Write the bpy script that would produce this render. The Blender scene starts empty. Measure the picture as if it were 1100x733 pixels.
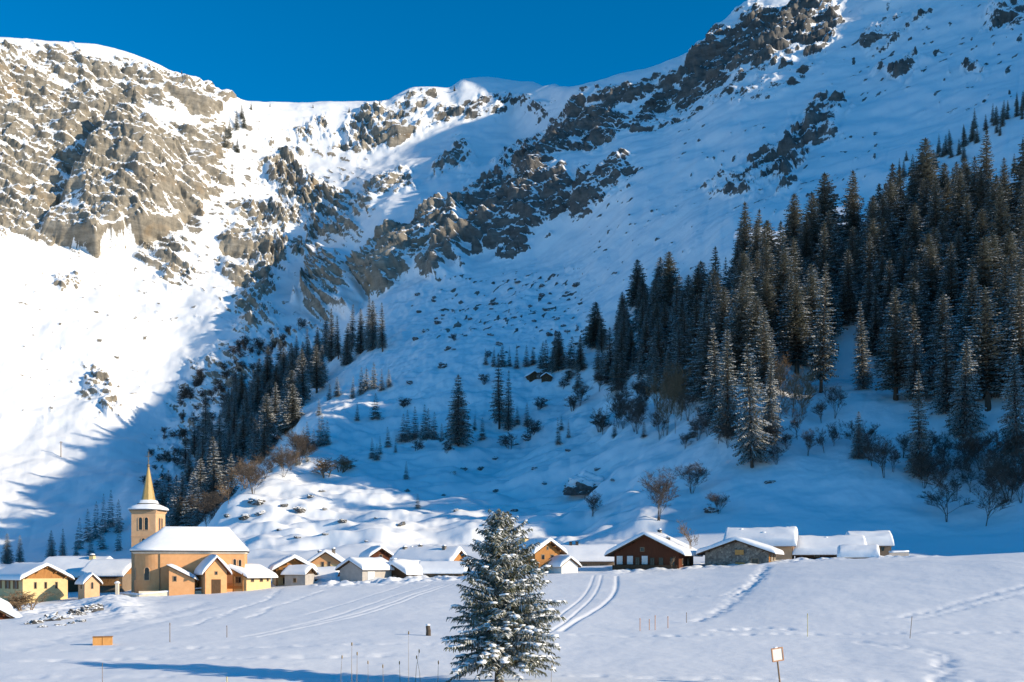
import bpy, math, random
import numpy as np
from mathutils import Vector, Matrix

random.seed(11)
RS = np.random.RandomState(5)
SC = bpy.context.scene
COL = SC.collection
FPX, HX, HY = 1100.0, 550.0, 610.0      # focal length in photo pixels, principal column, horizon row

# ------------------------------------------------------------------ noise
_PERM = np.random.RandomState(3).permutation(256).astype(np.int64)
_PERM = np.concatenate([_PERM, _PERM, _PERM])
_GR = np.random.RandomState(4).normal(size=(256, 3))
_GR /= np.linalg.norm(_GR, axis=1)[:, None]
_GR = (_GR * 1.5).astype(np.float32)

def pn(x, y, z=None):
    x = np.asarray(x, np.float32); y = np.asarray(y, np.float32)
    z = np.zeros_like(x) + np.float32(.37) if z is None else np.asarray(z, np.float32)
    xi = np.floor(x).astype(np.int64); yi = np.floor(y).astype(np.int64); zi = np.floor(z).astype(np.int64)
    xf = x - xi; yf = y - yi; zf = z - zi
    xi &= 255; yi &= 255; zi &= 255
    u = xf*xf*xf*(xf*(xf*6-15)+10); v = yf*yf*yf*(yf*(yf*6-15)+10); w = zf*zf*zf*(zf*(zf*6-15)+10)
    def g(a, b, c):
        h = _PERM[_PERM[_PERM[xi+a]+yi+b]+zi+c]
        q = _GR[h]
        return q[..., 0]*(xf-a)+q[..., 1]*(yf-b)+q[..., 2]*(zf-c)
    x00 = g(0,0,0)*(1-u)+g(1,0,0)*u; x10 = g(0,1,0)*(1-u)+g(1,1,0)*u
    x01 = g(0,0,1)*(1-u)+g(1,0,1)*u; x11 = g(0,1,1)*(1-u)+g(1,1,1)*u
    a = x00*(1-v)+x10*v; b = x01*(1-v)+x11*v
    return a*(1-w)+b*w

def fbm(x, y, z=None, o=4, gain=.5):
    s = 0; a = 1.0; f = 1.0
    for i in range(o):
        s = s + a*pn(x*f+i*17.3, y*f+i*9.1, None if z is None else z*f+i*5.7); a *= gain; f *= 2.03
    return s

def ridged(x, y, z=None, o=4, gain=.5):
    s = 0; a = 1.0; f = 1.0
    for i in range(o):
        s = s + a*(1-2*np.abs(pn(x*f+i*13.1, y*f+i*7.7, None if z is None else z*f+i*3.9))); a *= gain; f *= 2.1
    return s

def sstep(e0, e1, x):
    t = np.clip((x-e0)/(e1-e0), 0, 1)
    return t*t*(3-2*t)

def pchip(xs, ys, xq):
    xs = np.asarray(xs, float); ys = np.asarray(ys, float)
    h = np.diff(xs); dl = np.diff(ys)/h
    m = np.zeros(len(xs)); m[0] = dl[0]; m[-1] = dl[-1]
    for i in range(1, len(xs)-1):
        if dl[i-1]*dl[i] > 0:
            w1 = 2*h[i]+h[i-1]; w2 = h[i]+2*h[i-1]
            m[i] = (w1+w2)/(w1/dl[i-1]+w2/dl[i])
    xq = np.clip(xq, xs[0], xs[-1])
    k = np.clip(np.searchsorted(xs, xq, side='right')-1, 0, len(xs)-2)
    t = (xq-xs[k])/h[k]
    return ((2*t**3-3*t**2+1)*ys[k]+(t**3-2*t**2+t)*h[k]*m[k]+(-2*t**3+3*t**2)*ys[k+1]+(t**3-t**2)*h[k]*m[k+1])

# ------------------------------------------------------------------ object helpers
def tag(o, label=None, cat=None, group=None, kind=None):
    if label: o['label'] = label
    if cat: o['category'] = cat
    if group: o['group'] = group
    if kind: o['kind'] = kind
    return o

def empty(name, loc, rz=0):
    o = bpy.data.objects.new(name, None); COL.objects.link(o)
    o.location = loc; o.rotation_euler = (0, 0, rz); o.empty_display_size = .5
    return o

def copy_tree(o, parent=None):
    c = o.copy(); COL.objects.link(c)
    if parent is not None: c.parent = parent
    for ch in list(o.children): copy_tree(ch, c)
    return c

class MB:
    def __init__(self): self.v = []; self.f = []; self.m = []
    def add(self, vs, fs, m=0):
        n = len(self.v); self.v.extend([tuple(p) for p in vs])
        for f in fs: self.f.append(tuple(i+n for i in f)); self.m.append(m)
    def box(self, c, s, rz=0, m=0):
        x, y, z = s[0]/2, s[1]/2, s[2]/2
        ca, sa = math.cos(rz), math.sin(rz)
        vs = []
        for dz in (-z, z):
            for dx, dy in ((-x,-y),(x,-y),(x,y),(-x,y)):
                vs.append((c[0]+dx*ca-dy*sa, c[1]+dx*sa+dy*ca, c[2]+dz))
        self.add(vs, [(3,2,1,0),(4,5,6,7),(0,1,5,4),(1,2,6,5),(2,3,7,6),(3,0,4,7)], m)
    def tube(self, pts, rs, n=6, m=0, cap=True):
        pts = [Vector(p) for p in pts]; rings = []
        up = Vector((0.13, 0.21, 1)).normalized()
        for i, p in enumerate(pts):
            d = (pts[min(i+1, len(pts)-1)]-pts[max(i-1, 0)])
            d = d.normalized() if d.length > 1e-9 else Vector((0,0,1))
            a = d.cross(up)
            if a.length < .05: a = d.cross(Vector((1,0,0)))
            a.normalize(); b = d.cross(a)
            rings.append([p+(a*math.cos(2*math.pi*k/n)+b*math.sin(2*math.pi*k/n))*rs[i] for k in range(n)])
        vs = [q for r in rings for q in r]; fs = []
        for i in range(len(pts)-1):
            for k in range(n):
                k2 = (k+1) % n
                fs.append((i*n+k, i*n+k2, (i+1)*n+k2, (i+1)*n+k))
        if cap:
            fs.append(tuple(range(n-1, -1, -1))); fs.append(tuple((len(pts)-1)*n+k for k in range(n)))
        self.add(vs, fs, m)
    def prism(self, poly, axis_from, axis_to, mapf, m=0):
        n = len(poly)
        vs = [mapf(a, axis_from, b) for a, b in poly]+[mapf(a, axis_to, b) for a, b in poly]
        fs = [tuple(range(n)), tuple(range(2*n-1, n-1, -1))]
        for i in range(n):
            j = (i+1) % n
            fs.append((j, i, i+n, j+n))
        self.add(vs, fs, m)
    def blob(self, c, r, seed=0, sub=1, m=0):
        vs, fs = ico(sub)
        rr = random.Random(seed)
        vv = [(c[0]+x*r[0]*rr.uniform(.8, 1.15), c[1]+y*r[1]*rr.uniform(.8, 1.15), c[2]+z*r[2]*rr.uniform(.8, 1.15)) for x, y, z in vs]
        self.add(vv, fs, m)
    def build(self, name, mats, parent=None, smooth=False, fixn=True):
        me = bpy.data.meshes.new(name); me.from_pydata(self.v, [], self.f)
        if not isinstance(mats, (list, tuple)): mats = [mats]
        for mt in mats: me.materials.append(mt)
        if len(mats) > 1: me.polygons.foreach_set('material_index', self.m)
        if fixn:
            import bmesh
            bm = bmesh.new(); bm.from_mesh(me); bmesh.ops.recalc_face_normals(bm, faces=bm.faces); bm.to_mesh(me); bm.free()
        if smooth: me.polygons.foreach_set('use_smooth', [True]*len(me.polygons))
        me.update()
        o = bpy.data.objects.new(name, me); COL.objects.link(o)
        if parent is not None: o.parent = parent
        return o

_ICO = {}
def ico(sub):
    if sub in _ICO: return _ICO[sub]
    import bmesh
    bm = bmesh.new(); bmesh.ops.create_icosphere(bm, subdivisions=sub, radius=1)
    vs = [tuple(v.co) for v in bm.verts]; fs = [tuple(v.index for v in f.verts) for f in bm.faces]; bm.free()
    _ICO[sub] = (vs, fs); return vs, fs

# ------------------------------------------------------------------ materials
def newmat(name):
    m = bpy.data.materials.new(name); m.use_nodes = True
    nt = m.node_tree; nt.nodes.clear()
    out = nt.nodes.new('ShaderNodeOutputMaterial'); b = nt.nodes.new('ShaderNodeBsdfPrincipled')
    nt.links.new(b.outputs[0], out.inputs[0])
    return m, nt, b
def nd(nt, t, **kw):
    n = nt.nodes.new(t)
    for k, v in kw.items():
        if k.startswith('i_'):
            key = k[2:]
            n.inputs[int(key) if key.isdigit() else key.replace('_', ' ')].default_value = v
        else: setattr(n, k, v)
    return n
def noise_node(nt, scale, detail=4, rough=.6, coord=None, vec=None):
    n = nd(nt, 'ShaderNodeTexNoise'); n.inputs['Scale'].default_value = scale; n.inputs['Detail'].default_value = detail
    n.inputs['Roughness'].default_value = rough
    if vec is None:
        tc = nd(nt, 'ShaderNodeTexCoord'); vec = tc.outputs[coord or 'Object']
    nt.links.new(vec, n.inputs['Vector'])
    return n
def ramp(nt, src, stops):
    r = nd(nt, 'ShaderNodeValToRGB'); e = r.color_ramp.elements
    while len(e) < len(stops): e.new(.5)
    for k, (p, c) in enumerate(stops):
        e[k].position = p; e[k].color = (c, c, c, 1) if isinstance(c, (int, float)) else (*c, 1)
    nt.links.new(src, r.inputs[0]); return r
def mixc(nt, fac, a, b, mode='MIX'):
    m = nd(nt, 'ShaderNodeMix', data_type='RGBA', blend_type=mode)
    for i, s in ((0, fac), (6, a), (7, b)):
        if isinstance(s, bpy.types.NodeSocket): nt.links.new(s, m.inputs[i])
        elif i == 0: m.inputs[0].default_value = s
        else: m.inputs[i].default_value = (*s, 1)
    return m.outputs[2]
def mathn(nt, op, a, b=0.0):
    m = nd(nt, 'ShaderNodeMath', operation=op)
    for i, s in ((0, a), (1, b)):
        if isinstance(s, bpy.types.NodeSocket): nt.links.new(s, m.inputs[i])
        else: m.inputs[i].default_value = s
    return m.outputs[0]
def bump(nt, b, h, strength=.3, dist=.1):
    n = nd(nt, 'ShaderNodeBump'); n.inputs['Strength'].default_value = strength; n.inputs['Distance'].default_value = dist
    nt.links.new(h, n.inputs['Height']); nt.links.new(n.outputs[0], b.inputs['Normal']); return n

SNOW = (.86, .87, .88)
def mottled(name, c1, c2, scale=3, rough=.85, bstr=.3, bdist=.03, stretch=None, coord='Object'):
    m, nt, b = newmat(name)
    tc = nd(nt, 'ShaderNodeTexCoord'); vec = tc.outputs[coord]
    if stretch:
        mp = nd(nt, 'ShaderNodeMapping'); mp.inputs['Scale'].default_value = stretch
        nt.links.new(vec, mp.inputs[0]); vec = mp.outputs[0]
    n = noise_node(nt, scale, 5, .65, vec=vec)
    r = ramp(nt, n.outputs['Fac'], [(.3, c1), (.7, c2)])
    nt.links.new(r.outputs[0], b.inputs['Base Color']); b.inputs['Roughness'].default_value = rough
    b.inputs['Specular IOR Level'].default_value = .2
    if bstr: bump(nt, b, n.outputs['Fac'], bstr, bdist)
    return m

def snow_mat(name, scale=1.5, bs=.35, bd=.08):
    m, nt, b = newmat(name)
    n = noise_node(nt, scale, 6, .6)
    r = ramp(nt, n.outputs['Fac'], [(.3, (.83, .845, .87)), (.7, (.89, .895, .90))])
    nt.links.new(r.outputs[0], b.inputs['Base Color']); b.inputs['Roughness'].default_value = .65
    b.inputs['Specular IOR Level'].default_value = .15
    bump(nt, b, n.outputs['Fac'], bs, bd)
    return m

def terrain_mat():
    m, nt, b = newmat('snow_and_rock')
    tc = nd(nt, 'ShaderNodeTexCoord'); vec = tc.outputs['Object']
    at = nd(nt, 'ShaderNodeAttribute', attribute_name='rock'); at2 = nd(nt, 'ShaderNodeAttribute', attribute_name='warm')
    n1 = noise_node(nt, .45, 7, .68, vec=vec); n2 = noise_node(nt, .04, 5, .6, vec=vec); n3 = noise_node(nt, .16, 6, .7, vec=vec)
    mp2 = nd(nt, 'ShaderNodeMapping'); mp2.inputs['Scale'].default_value = (.035, .035, .30); mp2.inputs['Rotation'].default_value = (0, .38, 0)
    nt.links.new(vec, mp2.inputs[0]); nb_ = noise_node(nt, 1.0, 6, .7, vec=mp2.outputs[0])
    band = mathn(nt, 'ADD', mathn(nt, 'MULTIPLY', n3.outputs['Fac'], .5), mathn(nt, 'MULTIPLY', nb_.outputs['Fac'], .5))
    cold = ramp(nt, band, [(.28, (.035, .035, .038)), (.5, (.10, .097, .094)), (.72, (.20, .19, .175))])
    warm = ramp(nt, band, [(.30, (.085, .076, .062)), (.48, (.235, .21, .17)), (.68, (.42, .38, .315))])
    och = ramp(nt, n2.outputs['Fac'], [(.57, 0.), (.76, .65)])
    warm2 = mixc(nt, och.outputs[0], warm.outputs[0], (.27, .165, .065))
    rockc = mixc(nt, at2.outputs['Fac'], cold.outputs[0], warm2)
    mp = nd(nt, 'ShaderNodeMapping'); mp.inputs['Scale'].default_value = (.22, .22, .75); mp.inputs['Rotation'].default_value = (0, .35, 0)
    nt.links.new(vec, mp.inputs[0])
    n5 = noise_node(nt, 1.0, 6, .66, vec=mp.outputs[0])
    nn = mathn(nt, 'ADD', mathn(nt, 'MULTIPLY', mathn(nt, 'SUBTRACT', n1.outputs['Fac'], .5), .8), mathn(nt, 'MULTIPLY', mathn(nt, 'SUBTRACT', n5.outputs['Fac'], .5), .8))
    f = mathn(nt, 'ADD', at.outputs['Fac'], nn)
    fr = ramp(nt, f, [(.42, 0.), (.54, 1.)])
    sn = ramp(nt, n2.outputs['Fac'], [(.3, (.83, .845, .87)), (.7, (.885, .89, .895))])
    c = mixc(nt, fr.outputs[0], sn.outputs[0], rockc)
    nt.links.new(c, b.inputs['Base Color']); b.inputs['Roughness'].default_value = .75
    b.inputs['Specular IOR Level'].default_value = .12
    # crumbly rock, gently rippled snow
    hs = noise_node(nt, .9, 8, .62, vec=vec)
    bp = bump(nt, b, hs.outputs['Fac'], .5, .22)
    st = mathn(nt, 'ADD', mathn(nt, 'MULTIPLY', fr.outputs[0], 1.1), .26)
    ds = nd(nt, 'ShaderNodeAttribute', attribute_name='far')
    st = mathn(nt, 'MULTIPLY', st, mathn(nt, 'ADD', ds.outputs['Fac'], .35))
    nt.links.new(st, bp.inputs['Distance'])
    return m

M = {}
M['terrain'] = terrain_mat()
M['snow'] = snow_mat('snow')
M['plaster_ochre'] = mottled('plaster_ochre', (.64, .32, .14), (.74, .40, .19), 1.2, .9, .15, .02)
M['plaster_tower'] = mottled('plaster_tower', (.58, .35, .19), (.68, .43, .25), 1.5, .9, .2, .02)
M['plaster_yellow'] = mottled('plaster_yellow', (.62, .45, .22), (.72, .54, .28), 1.5, .9, .15, .02)
M['plaster_grey'] = mottled('plaster_grey', (.36, .33, .30), (.46, .42, .38), 1.5, .9, .2, .02)
M['plaster_cream'] = mottled('plaster_cream', (.62, .54, .42), (.74, .66, .54), 1.5, .9, .15, .02)
M['plaster_white'] = mottled('plaster_white', (.66, .64, .60), (.76, .74, .70), 1.5, .9, .15, .02)
M['wood_honey'] = mottled('wood_honey', (.27, .115, .035), (.46, .22, .07), 2.5, .75, .3, .02, (6, 6, .6))
M['wood_red'] = mottled('wood_red', (.065, .021, .010), (.14, .045, .019), 2.5, .75, .3, .02, (6, 6, .6))
M['wood_dark'] = mottled('wood_dark', (.055, .032, .018), (.12, .070, .038), 2.5, .8, .3, .02, (6, 6, .6))
M['wood_grey'] = mottled('wood_grey', (.16, .12, .085), (.28, .21, .15), 2.5, .8, .3, .02, (6, 6, .6))
M['shutter'] = mottled('shutter', (.16, .07, .025), (.24, .11, .04), 4, .7, .1, .01)
M['frame_pale'] = mottled('frame_pale', (.22, .15, .09), (.32, .23, .15), 4, .7, .1, .01)
M['copper'] = mottled('spire_metal', (.34, .22, .075), (.50, .34, .13), 2.0, .45, .15, .02, (2, 2, .5))
M['iron'] = mottled('iron', (.10, .085, .06), (.2, .17, .12), 8, .5, .1, .01)
M['roof_dark'] = mottled('roof_dark', (.05, .042, .036), (.10, .085, .07), 3, .8, .2, .02)
M['orange_board'] = mottled('orange_board', (.50, .24, .07), (.62, .32, .11), 5, .8, .2, .01)
M['sign_white'] = mottled('sign_white', (.74, .68, .60), (.80, .75, .68), 6, .6, .05, .005)
M['sign_frame'] = mottled('sign_frame', (.40, .20, .11), (.52, .29, .17), 8, .7, .1, .005)
M['pole_wood'] = mottled('pole_wood', (.16, .10, .055), (.30, .20, .12), 12, .8, .2, .01)
M['pole_orange'] = mottled('pole_orange', (.48, .20, .08), (.58, .28, .12), 12, .6, .1, .01)
M['pole_yellow'] = mottled('pole_yellow', (.50, .42, .20), (.60, .52, .28), 12, .6, .1, .01)
M['bark'] = mottled('bark', (.055, .042, .032), (.13, .10, .075), 6, .9, .5, .03, (3, 3, .7))
M['twig_tan'] = mottled('twig_tan', (.16, .105, .06), (.28, .19, .115), 1.2, .9, 0)
M['twig_dark'] = mottled('twig_dark', (.060, .050, .042), (.13, .105, .085), 1.2, .9, 0)
M['grass_dry'] = mottled('grass_dry', (.22, .15, .07), (.36, .26, .13), 6, .9, 0)
def glass_mat():
    m, nt, b = newmat('window_glass')
    n = noise_node(nt, 2.0, 2)
    r = ramp(nt, n.outputs['Fac'], [(.3, (.008, .009, .011)), (.7, (.025, .027, .03))])
    nt.links.new(r.outputs[0], b.inputs['Base Color']); b.inputs['Roughness'].default_value = .12
    return m
M['glass'] = glass_mat()
def stone_mat():
    m, nt, b = newmat('rubble_stone')
    tc = nd(nt, 'ShaderNodeTexCoord')
    v = nd(nt, 'ShaderNodeTexVoronoi'); v.inputs['Scale'].default_value = 2.6
    nt.links.new(tc.outputs['Object'], v.inputs['Vector'])
    n = noise_node(nt, 5, 4, .6, vec=tc.outputs['Object'])
    r = ramp(nt, mathn(nt, 'ADD', mathn(nt, 'MULTIPLY', v.outputs['Color'], .6), mathn(nt, 'MULTIPLY', n.outputs['Fac'], .4)),
             [(.2, (.10, .085, .07)), (.5, (.24, .205, .165)), (.8, (.40, .35, .28))])
    v2 = nd(nt, 'ShaderNodeTexVoronoi', feature='DISTANCE_TO_EDGE'); v2.inputs['Scale'].default_value = 2.6
    nt.links.new(tc.outputs['Object'], v2.inputs['Vector'])
    e = ramp(nt, v2.outputs['Distance'], [(.0, 0.), (.08, 1.)])
    c = mixc(nt, e.outputs[0], (.14, .12, .10), r.outputs[0])
    nt.links.new(c, b.inputs['Base Color']); b.inputs['Roughness'].default_value = .9
    bump(nt, b, e.outputs[0], .5, .04)
    return m
M['stone'] = stone_mat()
def rock_mat():
    m, nt, b = newmat('boulder_rock')
    n = noise_node(nt, 1.2, 6, .65)
    r = ramp(nt, n.outputs['Fac'], [(.3, (.03, .03, .032)), (.5, (.09, .085, .08)), (.75, (.19, .175, .155))])
    g = nd(nt, 'ShaderNodeNewGeometry'); s = nd(nt, 'ShaderNodeSeparateXYZ'); nt.links.new(g.outputs['Normal'], s.inputs[0])
    f = mathn(nt, 'ADD', s.outputs[2], mathn(nt, 'MULTIPLY', mathn(nt, 'SUBTRACT', n.outputs['Fac'], .5), 1.0))
    fr = ramp(nt, f, [(.50, 0.), (.62, 1.)])
    c = mixc(nt, fr.outputs[0], r.outputs[0], SNOW)
    nt.links.new(c, b.inputs['Base Color']); b.inputs['Roughness'].default_value = .85
    bump(nt, b, n.outputs['Fac'], .6, .2)
    return m
M['boulder'] = rock_mat()
def needle_mat(name, snowlo, snowhi, dark=(.012, .020, .010), light=(.050, .058, .026), frost=.25):
    m, nt, b = newmat(name)
    n = noise_node(nt, .9, 5, .7); oi = nd(nt, 'ShaderNodeObjectInfo')
    r = ramp(nt, n.outputs['Fac'], [(.3, dark), (.7, light)])
    hv = nd(nt, 'ShaderNodeMix', data_type='RGBA', blend_type='MIX')
    nt.links.new(oi.outputs['Random'], hv.inputs[0]); nt.links.new(r.outputs[0], hv.inputs[6])
    br = mixc(nt, .3, r.outputs[0], (.060, .058, .030)); nt.links.new(br, hv.inputs[7])
    g = nd(nt, 'ShaderNodeNewGeometry'); s = nd(nt, 'ShaderNodeSeparateXYZ'); nt.links.new(g.outputs['Normal'], s.inputs[0])
    n2 = noise_node(nt, 1.7, 4, .7)
    f = mathn(nt, 'ADD', mathn(nt, 'MULTIPLY', s.outputs[2], .6), mathn(nt, 'MULTIPLY', n2.outputs['Fac'], .9))
    fr = ramp(nt, f, [(snowlo, 0.), (snowhi, 1.)])
    fq = mathn(nt, 'MULTIPLY', fr.outputs[0], .85)
    n4 = noise_node(nt, 4.5, 3, .8)
    ff = ramp(nt, n4.outputs['Fac'], [(.40, 0.), (.64, frost)])
    c1 = mixc(nt, ff.outputs[0], hv.outputs[2], (.62, .61, .55))
    c = mixc(nt, fq, c1, (.80, .81, .82))
    nt.links.new(c, b.inputs['Base Color']); b.inputs['Roughness'].default_value = .8
    b.inputs['Specular IOR Level'].default_value = .15
    return m
M['needles'] = needle_mat('spruce_needles', .72, 1.0, (.012, .021, .010), (.054, .066, .030), .38)
M['needles_near'] = needle_mat('spruce_needles_near', .80, 1.08, (.034, .046, .015), (.135, .135, .048), .32)
# ------------------------------------------------------------------ sun
AZ, EL = math.radians(20), math.radians(17.5)      # sun to the right, a little behind the camera, low
SH = (math.cos(AZ), -math.sin(AZ)); TE = math.tan(EL)
SUN = Vector((SH[0]*math.cos(EL), SH[1]*math.cos(EL), math.sin(EL)))
def pq(P):     # position across the sunlight, and height carried along the ray to the plane s = 0
    s = SH[0]*P[0]+SH[1]*P[1]
    return (-SH[1]*P[0]+SH[0]*P[1], P[2]-TE*s)

# ------------------------------------------------------------------ terrain: feature lines (x, distance, row) from the camera to the back of the ridge
def zrow(z, d): return HY-z*FPX/d
LINES = [
 [(-300, 2, zrow(-1.7, 2)), (1400, 2, zrow(-1.7, 2))],
 [(-300, 27, zrow(-4.25, 27)), (1400, 27, zrow(-4.25, 27))],
 [(-300, 46, zrow(-4.3, 46)), (1400, 46, zrow(-4.3, 46))],
 [(-300, 66, zrow(-4.5, 66)), (200, 66, zrow(-4.35, 66)), (600, 66, zrow(-4.25, 66)), (1100, 62, zrow(-4.0, 62)), (1400, 60, zrow(-3.8, 60))],
 [(-300, 140, 655), (0, 140, 650), (60, 142, 648), (140, 147, 642), (270, 152, 634), (480, 156, 622), (650, 158, 613.5), (760, 160, 608.5), (870, 158, 602), (1000, 150, 598), (1100, 142, 594), (1400, 130, 590)],
 [(-300, 215, 628), (0, 215, 627), (100, 215, 622), (180, 210, 614), (270, 205, 608), (480, 200, 603), (650, 196, 601), (870, 190, 601), (1000, 180, 600), (1100, 175, 598), (1400, 165, 592)],
 [(-300, 400, 606), (0, 380, 606), (100, 360, 606), (150, 320, 604), (200, 270, 596), (300, 250, 585), (600, 245, 578), (700, 235, 560), (800, 222, 560), (900, 212, 570), (1000, 206, 575), (1100, 200, 572), (1400, 195, 560)],
 [(-300, 480, 598), (0, 510, 598), (100, 500, 597), (160, 470, 600), (200, 370, 566), (250, 350, 528), (330, 365, 498), (420, 370, 500), (500, 365, 500), (600, 335, 500), (700, 295, 480), (800, 265, 470), (900, 248, 490), (1000, 240, 490), (1100, 228, 480), (1400, 212, 420)],
 [(-300, 540, 540), (0, 600, 525), (100, 615, 515), (160, 580, 540), (200, 540, 560), (250, 470, 545), (290, 450, 500), (330, 455, 455), (420, 475, 430), (500, 470, 410), (600, 425, 420), (700, 365, 400), (800, 315, 370), (900, 308, 380), (1000, 300, 370), (1100, 286, 340), (1400, 250, 250)],
 [(-300, 620, 450), (0, 690, 440), (100, 710, 430), (200, 690, 470), (250, 650, 462), (330, 590, 428), (420, 580, 375), (500, 565, 350), (600, 520, 360), (700, 445, 330), (800, 372, 300), (900, 364, 290), (1000, 354, 265), (1100, 334, 240), (1400, 300, 150)],
 [(-300, 680, 340), (0, 760, 340), (100, 790, 340), (200, 805, 360), (250, 790, 365), (330, 765, 355), (420, 735, 312), (500, 690, 300), (600, 650, 280), (700, 570, 250), (800, 510, 210), (900, 480, 190), (1000, 455, 170), (1100, 410, 150), (1400, 360, 60)],
 [(-300, 740, 240), (0, 820, 245), (100, 860, 255), (200, 885, 250), (250, 890, 270), (330, 885, 300), (420, 835, 240), (500, 800, 225), (600, 745, 190), (700, 670, 180), (800, 650, 130), (900, 640, 90), (1000, 600, 70), (1100, 560, 50), (1400, 500, -60)],
 [(-300, 820, 90), (0, 900, 90), (100, 935, 100), (200, 965, 125), (250, 990, 155), (330, 1010, 175), (420, 1010, 165), (500, 1025, 150), (545, 1025, 146), (600, 880, 140), (700, 780, 120), (800, 775, 50), (900, 800, -10), (1000, 780, -40), (1100, 750, -70), (1400, 680, -170)],
 [(-300, 870, 38), (0, 955, 43), (60, 970, 45), (100, 980, 49), (150, 995, 62), (200, 1015, 83), (240, 1050, 100), (270, 1090, 111), (330, 1130, 111), (380, 1140, 113), (410, 1140, 112), (430, 1145, 104), (450, 1150, 99), (480, 1160, 100), (500, 1165, 90), (520, 1172, 88), (545, 1178, 91), (570, 1180, 96), (590, 1120, 103), (605, 1000, 100), (640, 930, 94), (680, 885, 83), (710, 865, 75), (740, 860, 59), (765, 860, 34), (785, 860, 13), (800, 860, 3), (830, 865, -10), (900, 920, -60), (1000, 920, -110), (1100, 900, -150), (1400, 860, -260)],
]
ROWS = [10, 60, 36, 170, 14, 30, 95, 95, 80, 95, 95, 120, 66, 10]
xcols = np.concatenate([np.linspace(-300, -20, 60, endpoint=False), np.arange(-20, 1120, 1.25), np.linspace(1120, 1400, 50)])
NC = len(xcols)
Dk = np.array([pchip([p[0] for p in L], [p[1] for p in L], xcols) for L in LINES])
Yk = np.array([pchip([p[0] for p in L], [p[2] for p in L], xcols) for L in LINES])
Zk = (HY-Yk)/FPX*Dk
Dk = np.vstack([Dk, Dk[-1:]+220]); Zk = np.vstack([Zk, Zk[-1:]-150])
K = len(Dk)
h = np.diff(Dk, axis=0); dl = np.diff(Zk, axis=0)/h
mk = np.zeros_like(Zk); mk[0] = dl[0]; mk[-1] = dl[-1]
for i in range(1, K-1):
    w1 = 2*h[i]+h[i-1]; w2 = h[i]+2*h[i-1]
    same = dl[i-1]*dl[i] > 0
    mk[i] = np.where(same, (w1+w2)/(w1/np.where(same, dl[i-1], 1)+w2/np.where(same, dl[i], 1)), 0)
    if i >= 6: mk[i] = np.where(same, .5*mk[i]+.25*(dl[i-1]+dl[i]), mk[i])
Dr, Zr, Kr = [], [], []
for i in range(K-1):
    n = ROWS[i]
    for j in range(n):
        t = j/n
        Dr.append(Dk[i]+h[i]*t)
        Zr.append((2*t**3-3*t**2+1)*Zk[i]+(t**3-2*t**2+t)*h[i]*mk[i]+(-2*t**3+3*t**2)*Zk[i+1]+(t**3-t**2)*h[i]*mk[i+1])
        Kr.append(i+t)
Dr.append(Dk[-1]); Zr.append(Zk[-1]); Kr.append(K-1)
D = np.array(Dr); Z = np.array(Zr); KR = np.array(Kr)[:, None]+np.zeros(NC)[None]
NR = len(D)
U = (xcols-HX)/FPX
X = U[None]*D; Y = D.copy()
SY = HY-Z/D*FPX; SX = np.zeros_like(D)+xcols[None]
ROW0 = np.cumsum([0]+ROWS)
print('terrain', NR, NC)

def smooth_at(x, y, r0=0, r1=None):
    """first surface point from the camera that shows at pixel (x, y)"""
    c = int(np.argmin(np.abs(xcols-x))); col = SY[r0:r1, c]
    i = int(np.argmax(col <= y)) if (col <= y).any() else len(col)-1
    i += r0
    if i > r0:
        a, b = SY[i-1, c], SY[i, c]; t = 0 if a == b else (a-y)/(a-b)
        t = min(max(t, 0), 1)
    else: t = 0; i = max(i, 1)
    return i-1+t, c

# --- masks painted where the photograph shows rock
def poly_mask(pts, soft=6.0):
    """signed distance style soft mask of a polygon in (SX, SY)"""
    x, y = WX, WY
    inside = np.zeros(x.shape, bool); dist = np.full(x.shape, 1e9, np.float32)
    n = len(pts)
    xs = [p[0] for p in pts]; ys = [p[1] for p in pts]
    sel = (x > min(xs)-4*soft) & (x < max(xs)+4*soft) & (y > min(ys)-4*soft) & (y < max(ys)+4*soft) & BIG
    xx = x[sel]; yy = y[sel]; ins = np.zeros(xx.shape, bool); dd = np.full(xx.shape, 1e9, np.float32)
    for i in range(n):
        x1, y1 = pts[i]; x2, y2 = pts[(i+1) % n]
        cond = ((y1 > yy) != (y2 > yy))
        xin = (x2-x1)*(yy-y1)/((y2-y1) if y2 != y1 else 1e-9)+x1
        ins ^= cond & (xx < xin)
        L2 = (x2-x1)**2+(y2-y1)**2
        t = np.clip(((xx-x1)*(x2-x1)+(yy-y1)*(y2-y1))/L2, 0, 1)
        dd = np.minimum(dd, np.hypot(xx-x1-t*(x2-x1), yy-y1-t*(y2-y1)))
    sd = np.where(ins, dd, -dd)
    out = np.zeros(x.shape, np.float32); out[sel] = sstep(-soft, soft, sd)
    return out
BIG = KR >= 7.3
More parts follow.
